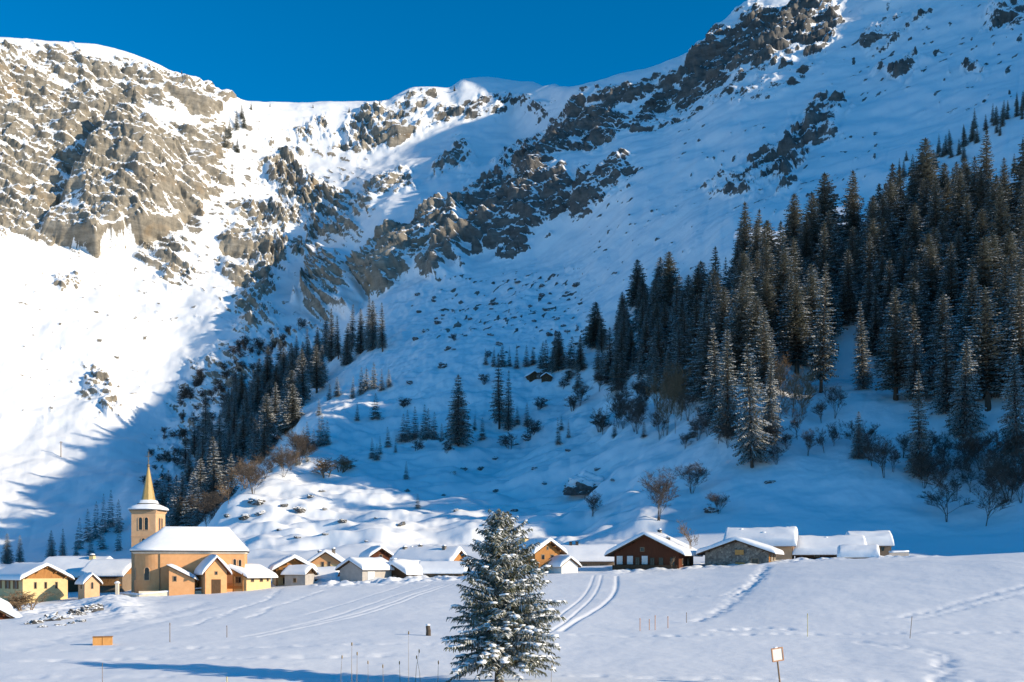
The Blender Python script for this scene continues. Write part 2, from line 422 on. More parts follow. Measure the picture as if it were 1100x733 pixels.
# domain warp so outlines look natural
wa = fbm(SX/38, SY/38, None, 4)*11; wb = fbm(SX/38+50, SY/38+20, None, 4)*11
WX = SX+wa; WY = SY+wb
ROCKS = [
 (1.0, 6, [(-60,50),(0,51),(60,50),(105,58),(140,70),(168,92),(150,128),(118,142),(80,196),(44,242),(0,246),(-60,250)]),
 (.85, 6, [(110,58),(165,70),(215,90),(250,112),(234,126),(190,108),(150,104)]),
 (1.0, 5, [(118,140),(80,194),(40,244),(60,266),(100,262),(150,258),(195,232),(215,205),(200,180),(170,150)]),
 (1.0, 5, [(138,132),(178,140),(215,130),(240,134),(246,158),(222,190),(200,198),(186,188),(165,162)]),
 (1.0, 4, [(184,216),(215,192),(240,174),(252,176),(244,192),(222,212),(212,238),(190,236)]),
 (.85, 5, [(150,252),(190,238),(202,268),(196,308),(176,310),(162,284)]),
 (1.0, 5, [(232,258),(258,248),(300,252),(314,268),(302,292),(284,318),(262,320),(250,302),(238,284)]),
 (.85, 5, [(225,225),(260,215),(300,225),(310,240),(260,245),(235,245)]),
 (.95, 5, [(286,172),(316,166),(324,195),(320,240),(304,252),(292,214)]),
 (.95, 5, [(318,200),(342,193),(374,204),(378,226),(366,242),(340,238),(322,226)]),
 (.95, 4, [(318,280),(344,238),(376,226),(388,246),(352,264),(328,284)]),
 (.85, 5, [(246,318),(284,328),(296,352),(262,352)]),
 (.8, 5, [(378,215),(400,196),(440,186),(445,204),(410,222),(392,236)]),
 (1.05, 3, [(322,318),(340,292),(368,282),(384,290),(384,318),(372,332),(340,336)]),
 (1.1, 5, [(384,292),(396,268),(430,248),(468,232),(500,238),(512,256),(498,284),(470,295),(420,300),(398,306)]),
 (1.0, 6, [(488,216),(516,192),(548,166),(585,140),(600,155),(585,200),(565,240),(535,252),(505,240)]),
 (1.0, 7, [(585,140),(620,118),(660,102),(700,92),(740,66),(768,34),(790,14),(830,8),(880,-5),(900,16),(895,38),(850,55),(815,78),(780,84),(740,100),(700,122),(660,150),(615,170),(595,165)]),
 (.95, 6, [(500,262),(512,236),(540,246),(566,232),(590,196),(612,182),(620,196),(590,226),(560,256),(530,268)]),
 (.5, 5, [(690,126),(740,104),(790,88),(830,84),(870,62),(884,72),(840,98),(780,112),(730,126),(690,142)]),
 (.75, 5, [(606,215),(625,192),(660,178),(684,184),(676,205),(640,218)]),
 (.8, 4, [(356,150),(374,127),(420,110),(450,100),(472,106),(476,126),(450,134),(420,148),(390,156)]),
 (.72, 4, [(455,106),(500,104),(545,102),(590,104),(585,112),(540,118),(490,126),(460,122)]),
 (.95, 4, [(474,186),(482,160),(500,152),(508,168),(502,184)]),
 (.6, 4, [(290,152),(325,136),(355,132),(352,146),(318,158)]),
 (.92, 5, [(772,212),(792,180),(832,152),(866,118),(900,104),(914,112),(890,140),(862,168),(832,190),(800,216)]),
 (.7, 4, [(745,196),(775,184),(795,174),(790,188),(760,200)]),
 (.75, 4, [(832,206),(850,192),(862,196),(850,210)]),
 (.7, 5, [(936,76),(960,66),(985,56),(1010,50),(1000,66),(965,80)]),
 (.7, 5, [(1055,24),(1075,4),(1110,-8),(1115,26),(1080,34)]),
 (.6, 4, [(925,45),(950,20),(985,8),(1000,14),(960,38),(935,56)]),
 (.7, 4, [(1035,72),(1050,60),(1062,66),(1048,76)]),
 (.85, 5, [(88,398),(104,392),(124,404),(126,428),(110,436),(92,424)]),
 (.55, 5, [(55,300),(80,296),(84,308),(60,312)]),
 (.5, 9, [(170,480),(190,420),(230,385),(280,362),(330,345),(345,362),(300,400),(240,440),(200,500),(180,520)]),
]
RM = np.zeros(SX.shape, np.float32)
for st, soft, pts in ROCKS: RM = np.maximum(RM, st*poly_mask(pts, soft))
stq = np.where(SX < 400, SY-.5*SX, SY+.62*SX); sta = np.where(SX < 400, SX+.5*SY, SX-.62*SY)
sn_ = fbm(sta/34, stq/9, None, 4, .6); sn2 = fbm(SX/44+7, SY/30, None, 3)
FR = np.zeros(SX.shape, np.float32)
for st, soft, pts in ROCKS: FR = np.maximum(FR, st*poly_mask(pts, soft*3.2))
RM = RM*np.clip(1.02+.75*np.minimum(sn_+.12, .2)+.35*sn2, .1, 1.12)
RM = np.maximum(RM, .82*np.clip(FR*2.2, 0, 1)*sstep(.05, .35, sn_+.5*FR-.22))
def dots(x0, y0, x1, y1, freq, thr, st):
    m = sstep(x0-15, x0+25, SX)*(1-sstep(x1-25, x1+15, SX))*sstep(y0-10, y0+15, SY)*(1-sstep(y1-15, y1+10, SY))
    q = SY+.45*SX*np.where(SX > 440, 1, -.6)
    n = pn(SX/freq, q/(freq*.5), SX*0+3.1)+.6*pn(SX/freq*2.3, q/freq*3.4, SX*0+8.8)
    return st*m*sstep(thr, thr+.22, n)*BIG
DM = np.zeros(SX.shape, np.float32)
DM = np.maximum(DM, dots(455, 285, 640, 375, 9, .32, .9))
DM = np.maximum(DM, dots(615, 205, 760, 330, 9, .52, .8))
DM = np.maximum(DM, dots(720, 130, 960, 240, 11, .48, .85))
DM = np.maximum(DM, dots(880, 0, 1110, 120, 13, .42, .85))
DM = np.maximum(DM, dots(240, 130, 400, 300, 13, .26, .8))
DM = np.maximum(DM, dots(0, 270, 170, 450, 10, .54, .8))
DM = np.maximum(DM, dots(140, 240, 330, 350, 12, .38, .75))
DM = np.maximum(DM, dots(230, 112, 420, 200, 9, .5, .7))
DM = np.maximum(DM, dots(150, 440, 300, 560, 9, .42, .8))

# smooth normals
def normals(X, Y, Z):
    P = np.stack([X, Y, Z], -1)
    du = np.gradient(P, axis=1); dv = np.gradient(P, axis=0)
    n = np.cross(du, dv); n /= np.linalg.norm(n, axis=-1)[..., None]+1e-12
    return n
N0 = normals(X, Y, Z)
far = sstep(6.2, 8.0, KR)
front = 1-sstep(4.0, 5.0, KR)
# broad undulation of the mountain, gullies of the snow slopes
fade_top = 1-.6*sstep(12.3, 13.0, KR)
disp = far*fade_top*(7.5*fbm(X/120, Y/120, Z/120, 4, .5)+1.2*fbm(X/22, Y/22, Z/22, 3))
gul = ridged(SX/26+.15*SY/26, SY/260, None, 3)
disp -= far*fade_top*(1-np.clip(RM, 0, 1))*.22*np.clip(gul-.5, 0, 2)
# rock relief: dipping ledges broken by ridged noise
dip = np.where(SX < 330, .42, -.55)
sel = RM > .02
xs, ys, zs = X[sel], Y[sel], Z[sel]
dp = sstep(260, 420, SX[sel]).astype(np.float32); dp = .45*(1-dp)-.6*dp
bb = zs+dp*xs+10*fbm(xs/60, ys/60, zs/60, 3)
aa = xs-dp*zs
def saw(v): f = v-np.floor(v); return np.where(f < .78, f/.78, (1-f)/.22)
def blocks(a, b, c, seed):
    """tilted, offset blocks: every Voronoi cell of jointed rock stands at its own depth and slant"""
    ia = np.floor(a).astype(np.int64); ib = np.floor(b).astype(np.int64); ic = np.floor(c).astype(np.int64)
    best = np.full(a.shape, 9e9, np.float32); out = np.zeros(a.shape, np.float32)
    tab = np.random.RandomState(seed).rand(256, 7).astype(np.float32)
    for dx in (-1, 0, 1):
        for dy in (-1, 0, 1):
            for dz in (-1, 0, 1):
                h = _PERM[_PERM[_PERM[(ia+dx) & 255]+((ib+dy) & 255)]+((ic+dz) & 255)]
                t = tab[h]
                ox = a-(ia+dx+t[:, 0]); oy = b-(ib+dy+t[:, 1]); oz = c-(ic+dz+t[:, 2])
                d = ox*ox+oy*oy+oz*oz; m = d < best
                best = np.where(m, d, best)
                out = np.where(m, (t[:, 3]-.5)+ox*(t[:, 4]-.5)*1.6+oy*(t[:, 5]-.5)*1.2+oz*(t[:, 6]-.75)*1.5, out)
    return out
wq = 5*fbm(xs/24, ys/24, zs/24, 3); wr = 5*fbm(xs/24+9, ys/24+5, zs/24, 3)
r1 = ridged(aa/52, ys/34, bb/30, 4, .5)
r0 = ridged((aa+3*wq)/95, ys/70, (bb+2*wr)/75, 3, .5)
led = saw(bb/15+.4*pn(aa/25, ys/25, bb/25))*5+saw(bb/5.5+.5*pn(aa/11, ys/11, bb/11))*2.0
b1 = blocks((aa+wq)/22, ys/16, (bb+wr)/13, 1); b2 = blocks((aa+wq)/9, ys/8, (bb+wr)/5.5, 2); b3 = blocks((aa+wr)/4, ys/4, (bb+wq)/2.6, 3)
rk = np.clip(RM[sel], 0, 1.1)*(4.0*(r1-.6)+6.5*(r0-.7)+2.8*b1+1.5*b2+.9*b3+.7*led-2)
disp[sel] += rk*(1-.7*sstep(12.5, 13, KR[sel]))
disp += DM*(.7+.8*pn(X/7, Y/7, Z/7))*(RM < .3)
# buttress with a deep cleft on its left side
but = poly_mask([(124,138),(80,196),(42,244),(60,268),(110,266),(160,262),(205,232),(225,200),(205,170),(165,146)], 2.2)
disp += 24*but*np.clip((SX-30)/60, .35, 1)*(1-sstep(150, 225, SX))
knob = poly_mask([(322,322),(338,294),(366,280),(386,288),(388,318),(374,336),(340,340)], 5)
disp += 14*knob
cl2 = poly_mask([(384,292),(396,268),(430,248),(468,232),(500,238),(514,258),(500,288),(470,298),(420,303),(398,308)], 7)
disp += 9*cl2
# hummocky foot of the slope
foot = sstep(5.2, 6.0, KR)*(1-sstep(7.4, 8.6, KR))*sstep(150, 210, SX)*(1-sstep(660, 800, SX))
hm = fbm(X/26+.3*Y/26, Y/15, None, 3, .5)
hm2 = fbm(X/7, Y/6, None, 3, .55)
disp += foot*(3.7*hm+.55*hm2)
slopeR = sstep(5.4, 6.5, KR)*(1-sstep(9, 10, KR))*sstep(560, 700, SX)
disp += slopeR*(1.2*fbm(X/22, Y/22, None, 3)+.3*fbm(X/5, Y/5, None, 3))
mid = sstep(6.8, 7.6, KR)*(1-sstep(9.5, 10.5, KR))*sstep(300, 360, SX)*(1-sstep(600, 700, SX))
disp += mid*.9*fbm(X/8, Y/8, Z/8, 3, .6)
# snowfield: gentle drift, then tracks
fld = front*sstep(1.0, 1.6, KR)
disp += fld*(.22*fbm(X/24, Y/34, None, 3)+.03*fbm(X/3.5, Y/6, None, 4, .6))
disp += front*.3*fbm(X/5, Y/5, None, 3)*sstep(3.5, 3.9, KR)*(1-sstep(150, 215, SX))
bank = sstep(3.88, 3.98, KR)*(1-sstep(4.25, 4.5, KR))*(sstep(330, 350, SX)*(1-sstep(520, 545, SX))+sstep(925, 945, SX)*(1-sstep(1000, 1020, SX))*.6+.6*sstep(640, 660, SX)*(1-sstep(900, 920, SX)))
disp += bank*(.9*np.abs(fbm(X/4, Y/4, None, 3))+.25*fbm(X/1.2, Y/1.2, None, 2))
lowleft = sstep(3.15, 3.4, KR)*(1-sstep(3.8, 4.0, KR))*sstep(0, 30, SX)*(1-sstep(130, 175, SX))
disp += lowleft*(.55*np.abs(fbm(X/6, Y/9, None, 3))+.2*fbm(X/1.6, Y/2.5, None, 3))
moundL = np.exp(-((SX-118)/26)**2-((SY-651)/6.5)**2)*front
disp += .9*moundL
X = X+N0[..., 0]*disp; Y = Y+N0[..., 1]*disp; Z = Z+N0[..., 2]*disp
SY = HY-Z/Y*FPX
SX = HX+X/Y*FPX
def on_field(x, y):
    i, c = smooth_at(x, y, ROW0[1], ROW0[4]+2)
    i0 = int(i); t = i-i0
    return np.array([X[i0, c]*(1-t)+X[i0+1, c]*t, Y[i0, c]*(1-t)+Y[i0+1, c]*t])
def groove(pts, width, depth, berm=.0, wob=0, rows=(1, 4), chop=0, lx=0):
    P = np.array([on_field(*p) for p in pts])
    # smooth curve through the points
    tt = np.linspace(0, len(P)-1, 14*len(P)); base = np.arange(len(P))
    Q = np.stack([pchip(base, P[:, 0], tt), pchip(base, P[:, 1], tt)], 1)
    Q[:, 0] += lx
    r = slice(ROW0[rows[0]], ROW0[rows[1]]+3)
    x, y = X[r], Y[r]
    d = np.full(x.shape, 1e9)
    for i in range(len(Q)-1):
        a, b = Q[i], Q[i+1]; L2 = ((b-a)**2).sum()+1e-9
        t = np.clip(((x-a[0])*(b[0]-a[0])+(y-a[1])*(b[1]-a[1]))/L2, 0, 1)
        d = np.minimum(d, np.hypot(x-a[0]-t*(b[0]-a[0]), y-a[1]-t*(b[1]-a[1])))
    if wob: d = d+wob*pn(x*1.3, y*.8)
    k = np.exp(-(d/width)**2)
    if chop: k = k*np.clip(.55+chop*pn(x*1.5, y*.9, x*0+5.5), 0, 1.6)
    depth *= .30; berm = 0; width *= .8
    Z[r] += -depth*k+berm*depth*np.exp(-((d-2.0*width)/(.8*width))**2)
for off in (-.55, 0.55):
    groove([(643,618),(638,632),(620,652),(596,670),(570,684)], .13, .22, lx=off)
groove([(663,619),(661,634),(645,652),(618,668),(602,678)], .22, .32)
groove([(603,678),(660,678)], .3, .08)
for off in (-.5, .5): groove([(482,628),(440,642),(400,656),(340,670),(270,684)], .14, .2, lx=off)
groove([(462,628),(410,645),(352,664),(300,676)], .25, .16)
groove([(430,630),(380,646),(330,660)], .25, .14)
groove([(822,607),(812,622),(792,640),(766,660),(746,667)], .7, .6, .5, .4, chop=.5)
groove([(822,609),(800,632),(772,640),(726,641)], .6, .4, .5, .5, chop=.55)
groove([(1105,628),(1060,640),(1010,654),(960,664)], .55, .4, .5, .3, chop=.5)
groove([(1105,636),(1040,652),(980,666)], .45, .25, .5, .3, chop=.55)
groove([(620,682),(720,683),(860,681),(1000,680),(1110,679)], .5, .55, .6, .4, chop=.8)
groove([(778,677),(812,675),(852,676)], .6, .9, .8, .4, chop=.8)
groove([(300,633),(285,645),(262,652),(235,662),(205,672)], .55, .35, .5, .4, chop=.8)
groove([(350,634),(300,650),(266,664)], .45, .28, .5, .4, chop=.8)
groove([(222,647),(160,663),(100,678),(40,690),(-20,699)], 1.1, .42, .5, .2, chop=.4)
groove([(235,652),(170,668),(100,684),(20,696)], .7, .3, .5, .2, chop=.4)
groove([(-20,700),(200,696),(420,692),(560,690)], .5, .4, .6, .4, chop=1.1)
groove([(-20,712),(150,708),(300,706),(450,703)], .4, .35, .6, .4, chop=1.1)
groove([(920,690),(1000,700),(1012,716),(1008,735)], .5, .3, .6, .4, chop=1.1)
groove([(-20,728),(150,727),(300,726),(450,728)], .5, .28, .7, .3, chop=.8)
groove([(560,725),(720,728),(900,731),(1110,733)], .35, .5, .7, .3, chop=.8)
SY = HY-Z/Y*FPX
N1 = normals(X, Y, Z)
steep = 1-N1[..., 2]
nz = .5*fbm(X/9, Y/9, Z/9, 4, .6)
rock = np.where(DM > RM+.05, DM*.68+.05+nz*.2, np.where(RM > .02, RM*(.37+.18*sstep(360, 420, SX))+(steep-.46)*1.15+nz*.26+.30*np.clip(sn_, -.8, .5), np.clip(steep-.62, 0, .3)*1.2))
rock = np.where(BIG, rock, 0)
rock = np.clip(rock, 0, 1).astype(np.float32)
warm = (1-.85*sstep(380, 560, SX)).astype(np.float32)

def grid_obj(name, X, Y, Z, mat, attrs={}):
    r, c = X.shape
    me = bpy.data.meshes.new(name)
    co = np.stack([X, Y, Z], -1).reshape(-1).astype(np.float32)
    idx = np.arange(r*c, dtype=np.int32).reshape(r, c)
    q = np.stack([idx[:-1, :-1], idx[:-1, 1:], idx[1:, 1:], idx[1:, :-1]], -1).reshape(-1)
    nf = (r-1)*(c-1)
    me.vertices.add(r*c); me.vertices.foreach_set('co', co)
    me.loops.add(nf*4); me.loops.foreach_set('vertex_index', q)
    me.polygons.add(nf); me.polygons.foreach_set('loop_start', np.arange(0, nf*4, 4, dtype=np.int32))
    me.polygons.foreach_set('use_smooth', np.ones(nf, bool))
    me.update(calc_edges=True)
    for k, a in attrs.items():
        at = me.attributes.new(k, 'FLOAT', 'POINT'); at.data.foreach_set('value', a.reshape(-1).astype(np.float32))
    me.materials.append(mat)
    o = bpy.data.objects.new(name, me); COL.objects.link(o)
    return o
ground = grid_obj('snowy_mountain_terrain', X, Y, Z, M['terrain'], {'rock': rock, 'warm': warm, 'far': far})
tag(ground, kind='structure')
# the valley floor carries on behind the camera and to both sides
gb = MB()
gx = [-2600, -900, -300, -60, 60, 300, 900, 2600]; gy = [-2600, -800, -200, -40, 2]
vs = [(a, b, -1.9 if (abs(a) < 61 and b > -60) else -6.5) for b in gy for a in gx]
fs = [(j*8+i, j*8+i+1, (j+1)*8+i+1, (j+1)*8+i) for j in range(4) for i in range(7)]
gb.add(vs, fs)
vs = []; fs = []
for k, b in enumerate((0, 40, 100, 200, 420, 1300, 2600)):
    vs += [(-2600, b, -7), (-(.773*b+3)+6, b, -7)]
    if k: fs.append((2*k-2, 2*k-1, 2*k+1, 2*k))
gb.add(vs, fs)
vs = []; fs = []
for k, b in enumerate((0, 40, 100, 140, 170)):
    vs += [((.773*b+3)-6, b, -7+.03*b), (2600, b, -7)]
    if k: fs.append((2*k-2, 2*k-1, 2*k+1, 2*k))
gb.add(vs, fs)
tag(gb.build('valley_floor', M['snow']), kind='structure')

def hit(x, y, r0=None):
    """terrain point seen at pixel (x, y)"""
    r0 = ROW0[5] if r0 is None else r0
    i, c = smooth_at(x, y, r0); i0 = min(int(i), NR-2); t = i-i0
    return Vector([float(A[i0, c]*(1-t)+A[i0+1, c]*t) for A in (X, Y, Z)])
def at(x, d):
    """terrain point in column x at distance d"""
    c = int(np.argmin(np.abs(xcols-x))); z = float(np.interp(d, Y[:, c], Z[:, c]))
    return Vector(((x-HX)/FPX*d, d, z))
def fpt(x, y):
    return hit(x, y, ROW0[1])

# ------------------------------------------------------------------ unseen ridge added right of the frame, its crest shaped to throw the valley's shade
BND = [(0,522),(50,503),(100,470),(140,452),(165,440),(200,405),(240,372),(280,352),(345,305),(378,289),(419,250),(452,211),(509,193),(545,160),(566,121),(588,105)]
B = sorted(pq(hit(x, y, ROW0[8])) for x, y in BND)
print('BND', [(round(a), round(b)) for a, b in B])
for pt in [(300,150),(250,230),(300,230),(350,180),(450,150),(330,300),(250,300),(200,330),(50,400),(480,400),(520,350),(560,300),(400,400),(340,440),(480,440),(550,480),(500,500),(400,520),(200,600),(300,560),(240,540),(640,500),(780,440),(880,360),(960,280),(960,400),(1080,400),(1080,300),(850,500),(850,300),(1050,300),(1050,200),(700,450),(700,350),(600,500),(450,520),(450,480),(450,560),(300,520),(1000,560),(900,590),(640,540),(795,8),(800,200),(700,110),(610,110)]:
    a, b = pq(hit(*pt)); print('  q', pt, round(a), round(b))
QP = [(150,-30),(185,-14),(203,-3),(212,3),(226,24),(240,31),(252,36),(266,38),(274,40),(280,53),(289,52),(304,62),(327,72),(344,85),(357,95),(371,104),(397,118),(427,136),(447,160),(467,192),(480,199),(502,211),(542,236),(574,254),(595,268),(629,297),(655,320),(678,331),(706,353),(784,408),(810,420),(850,458),(925,480),(957,508),(980,535),(1010,610),(1050,690),(1150,780),(1300,840)]  # crest heights set by where shade and sunlit patches should fall
pp = np.arange(198, 1300, 4.0)
qq = np.interp(pp, [a for a, b in QP], [b for a, b in QP])
qq = qq+fbm(pp/17, pp*0+.3, None, 3)*np.interp(pp, [150, 220, 330, 440, 1300], [.5, 5.5, 6, 6, 8])
tv = np.array([-420, -260, -160, -90, -50, -25, -10, -3, 0, 3, 10, 25, 50, 90, 160, 260, 420.])
Yr = pp/(.342*.86+.940); Xr = .86*Yr
s0 = SH[0]*Xr+SH[1]*Yr
s = s0[:, None]+tv[None]
zr = (qq+TE*s0)[:, None]-np.abs(tv)[None]*1.05
rel = np.clip(np.abs(tv)/60, 0, 1)[None]
px_ = pp[:, None]+tv[None]*0
zr = zr+rel*9*fbm(px_/40, s/40, None, 3)-rel*7
zr = np.maximum(zr, -9)
xr = SH[0]*s-SH[1]*px_; yr = SH[1]*s+SH[0]*px_
# keep the flank clear of the view
ok = xr > .56*yr+6
zr = np.where(ok, zr, -9)
rk = np.clip(fbm(xr/30, yr/30, zr/30, 3)*.9+.2, 0, 1)
ridge = grid_obj('shade_ridge', xr, yr, zr, M['terrain'], {'rock': rk, 'warm': rk*0, 'far': rk*0+1})
tag(ridge, kind='structure')

# ------------------------------------------------------------------ sky, sun, camera
w = bpy.data.worlds.new('World'); SC.world = w; w.use_nodes = True
nt = w.node_tree; nt.nodes.clear()
out = nt.nodes.new('ShaderNodeOutputWorld'); bg = nt.nodes.new('ShaderNodeBackground')
sky = nt.nodes.new('ShaderNodeTexSky'); sky.sky_type = 'NISHITA'; sky.sun_disc = False
sky.sun_elevation = EL; sky.sun_rotation = math.atan2(SUN.x, SUN.y)
sky.altitude = 2600; sky.air_density = 1.0; sky.dust_density = 0.0; sky.ozone_density = 6.0
hs = nt.nodes.new('ShaderNodeHueSaturation'); hs.inputs['Saturation'].default_value = 1.24; hs.inputs['Hue'].default_value = .488
nt.links.new(sky.outputs[0], hs.inputs['Color']); nt.links.new(hs.outputs[0], bg.inputs[0])
bg.inputs[1].default_value = .15
nt.links.new(bg.outputs[0], out.inputs[0])
sl = bpy.data.lights.new('sun', 'SUN'); sl.energy = 4.9; sl.angle = math.radians(.5); sl.color = (1, .85, .63)
so = bpy.data.objects.new('sun', sl); COL.objects.link(so)
so.rotation_euler = (-SUN).to_track_quat('-Z', 'Y').to_euler()
cam = bpy.data.cameras.new('camera'); co = bpy.data.objects.new('camera', cam); COL.objects.link(co)
cam.sensor_width = 36; cam.lens = 36; cam.shift_y = (HY-366.5)/1100; cam.clip_start = .1; cam.clip_end = 12000
co.location = (0, 0, 0); co.rotation_euler = (math.radians(90), 0, 0)
SC.camera = co
SC.view_settings.view_transform = 'Standard'; SC.view_settings.look = 'None'
SC.view_settings.exposure = .38; SC.view_settings.gamma = 1; SC.view_settings.use_curve_mapping = False
SC.render.engine = 'CYCLES'; SC.cycles.max_bounces = 6; SC.cycles.diffuse_bounces = 3
SC.cycles.use_denoising = True
# ------------------------------------------------------------------ buildings (local: gable front faces -Y, ridge runs along Y)
R = math.radians
def roof_z(x, W, hw, rise): return hw+rise*(1-abs(x)/(W/2))

def snow_slab(W, L, hw, rise, o, of, T, seed, lift, ridge_soft=.5, y0=None):
    """thick rounded blanket of snow that follows a gable roof"""
    ha = W/2+o+.10; hb = L/2+of+.10
    def spread(h, n):
        e = [0, .06, .16, .32, .55]
        inner = np.linspace(-h+.85, h-.85, n)
        return np.concatenate([-h+np.array(e), inner, (h-np.array(e))[::-1]])
    if ha < 1.2: xs = np.linspace(-ha, ha, 11)
    else: xs = spread(ha, 11)
    ys = spread(hb, max(6, int(L))) if hb > 1.2 else np.linspace(-hb, hb, 9)
    gx, gy = np.meshgrid(xs, ys)
    base = hw+rise*(1-np.abs(gx)/(W/2))+lift
    soft = hw+rise*(1-(np.sqrt(gx**2+ridge_soft**2)-ridge_soft*.55)/(W/2))+lift
    ex = np.clip((ha-np.abs(gx))/.55, 0, 1); ey = np.clip((hb-np.abs(gy))/.5, 0, 1)
    ed = (1-(1-ex)**3)**.6*(1-(1-ey)**3)**.6
    nz = fbm(gx/1.6+seed*3.1, gy/1.6+seed, None, 3)
    top = np.maximum(base, soft)+T*ed*(1+.22*nz)
    sag = -.10*(1-ex)-.05
    bot = base+np.where(ex < .2, -.06, 0.0)
    jx = gx+(.07*fbm(gx*0+seed, gy/1.1, None, 2))*(1-ex)*np.sign(gx)
    mb = MB(); r, c = gx.shape; n = r*c
    vs = [(jx[i, j], gy[i, j], top[i, j]) for i in range(r) for j in range(c)]+[(jx[i, j], gy[i, j], bot[i, j]) for i in range(r) for j in range(c)]
    fs = []
    for i in range(r-1):
        for j in range(c-1):
            a = i*c+j; fs.append((a, a+1, a+c+1, a+c)); fs.append((n+a, n+a+c, n+a+c+1, n+a+1))
    ring = [(0, j) for j in range(c)]+[(i, c-1) for i in range(1, r)]+[(r-1, j) for j in range(c-2, -1, -1)]+[(i, 0) for i in range(r-2, 0, -1)]
    ids = [i*c+j for i, j in ring]
    for k in range(len(ids)):
        a, b = ids[k], ids[(k+1) % len(ids)]
        fs.append((b, a, n+a, n+b))
    mb.add(vs, fs); return mb

def win_on(root, face, W, L, a, z, w, h, frame='frame_pale', arched=False, proud=.05, name='window', shut=None):
    """window with a pane; face F (front), L (left), R (right), B (back)"""
    if face == 'F': f = lambda p, q, r: (p, -L/2-q, r)
    elif face == 'B': f = lambda p, q, r: (-p, L/2+q, r)
    elif face == 'R': f = lambda p, q, r: (W/2+q, p, r)
    else: f = lambda p, q, r: (-W/2-q, -p, r)
    t = min(.09, w*.16)
    def outline(w, h):
        if arched:
            pts = [(-w/2, -h/2), (w/2, -h/2), (w/2, h/2-w/2)]
            pts += [(w/2*math.cos(k*math.pi/6), h/2-w/2+w/2*math.sin(k*math.pi/6)) for k in range(1, 6)]
            return pts+[(-w/2, h/2-w/2)]
        return [(-w/2, -h/2), (w/2, -h/2), (w/2, h/2), (-w/2, h/2)]
    out = outline(w, h); inn = outline(w-2*t, h-2*t); n = len(out)
    mb = MB()
    vs = []
    for pts, q in ((out, -.02), (out, proud), (inn, proud), (inn, -.02)):
        vs += [f(a+p, q, z+r) for p, r in pts]
    fs = []
    for k in range(n):
        j = (k+1) % n
        for b in range(3): fs.append((b*n+k, b*n+j, (b+1)*n+j, (b+1)*n+k))
    mb.add(vs, fs)
    fo = mb.build(name, M[frame], root)
    pb = MB()
    pb.add([f(a+p, .012, z+r) for p, r in outline(w-2*t+.02, h-2*t+.02)], [tuple(range(n))])
    if not arched and w > .7:
        mb2 = MB()
        po = pb.build('pane', M['glass'], fo)
        c = [f(a-.025, .014, z-h/2+t), f(a+.025, .014, z-h/2+t), f(a+.025, .03, z+h/2-t), f(a-.025, .03, z+h/2-t)]
        mb2.add(c, [(0, 1, 2, 3)]); mb2.build('mullion', M[frame], fo)
    else: pb.build('pane', M['glass'], fo)
    if shut:
        for sgn in (-1, 1):
            sb = MB(); q0 = a+sgn*(w/2+.22)
            vs = [f(q0+dx, dq, z+dz) for dq in (.005, .06) for dx, dz in ((-.2, -h/2), (.2, -h/2), (.2, h/2), (-.2, h/2))]
            sb.add(vs, [(3,2,1,0),(4,5,6,7),(0,1,5,4),(1,2,6,5),(2,3,7,6),(3,0,4,7)])
            sb.build('shutter', M[shut], fo)
    return fo

def chimney(root, x, y, z, h=1.1, w=.55, mat='stone', cap=True):
    b = MB(); b.box((x, y, z+h/2-.3), (w, w, h+.6)); c = b.build('chimney', M[mat], root)
    b = MB(); b.box((x, y, z+h+.10), (w+.2, w+.2, .08)); b.box((x-w*.35, y, z+h+.02), (.1, w*.8, .1)); b.box((x+w*.35, y, z+h+.02), (.1, w*.8, .1))
    b.build('cap', M['roof_dark'], c)
    if cap:
        b = MB(); b.blob((x, y, z+h+.24), (w*.62, w*.62, .2), int(x*7+y*3)+5, 2); b.build('snow_cap', M['snow'], c, True)
    return c

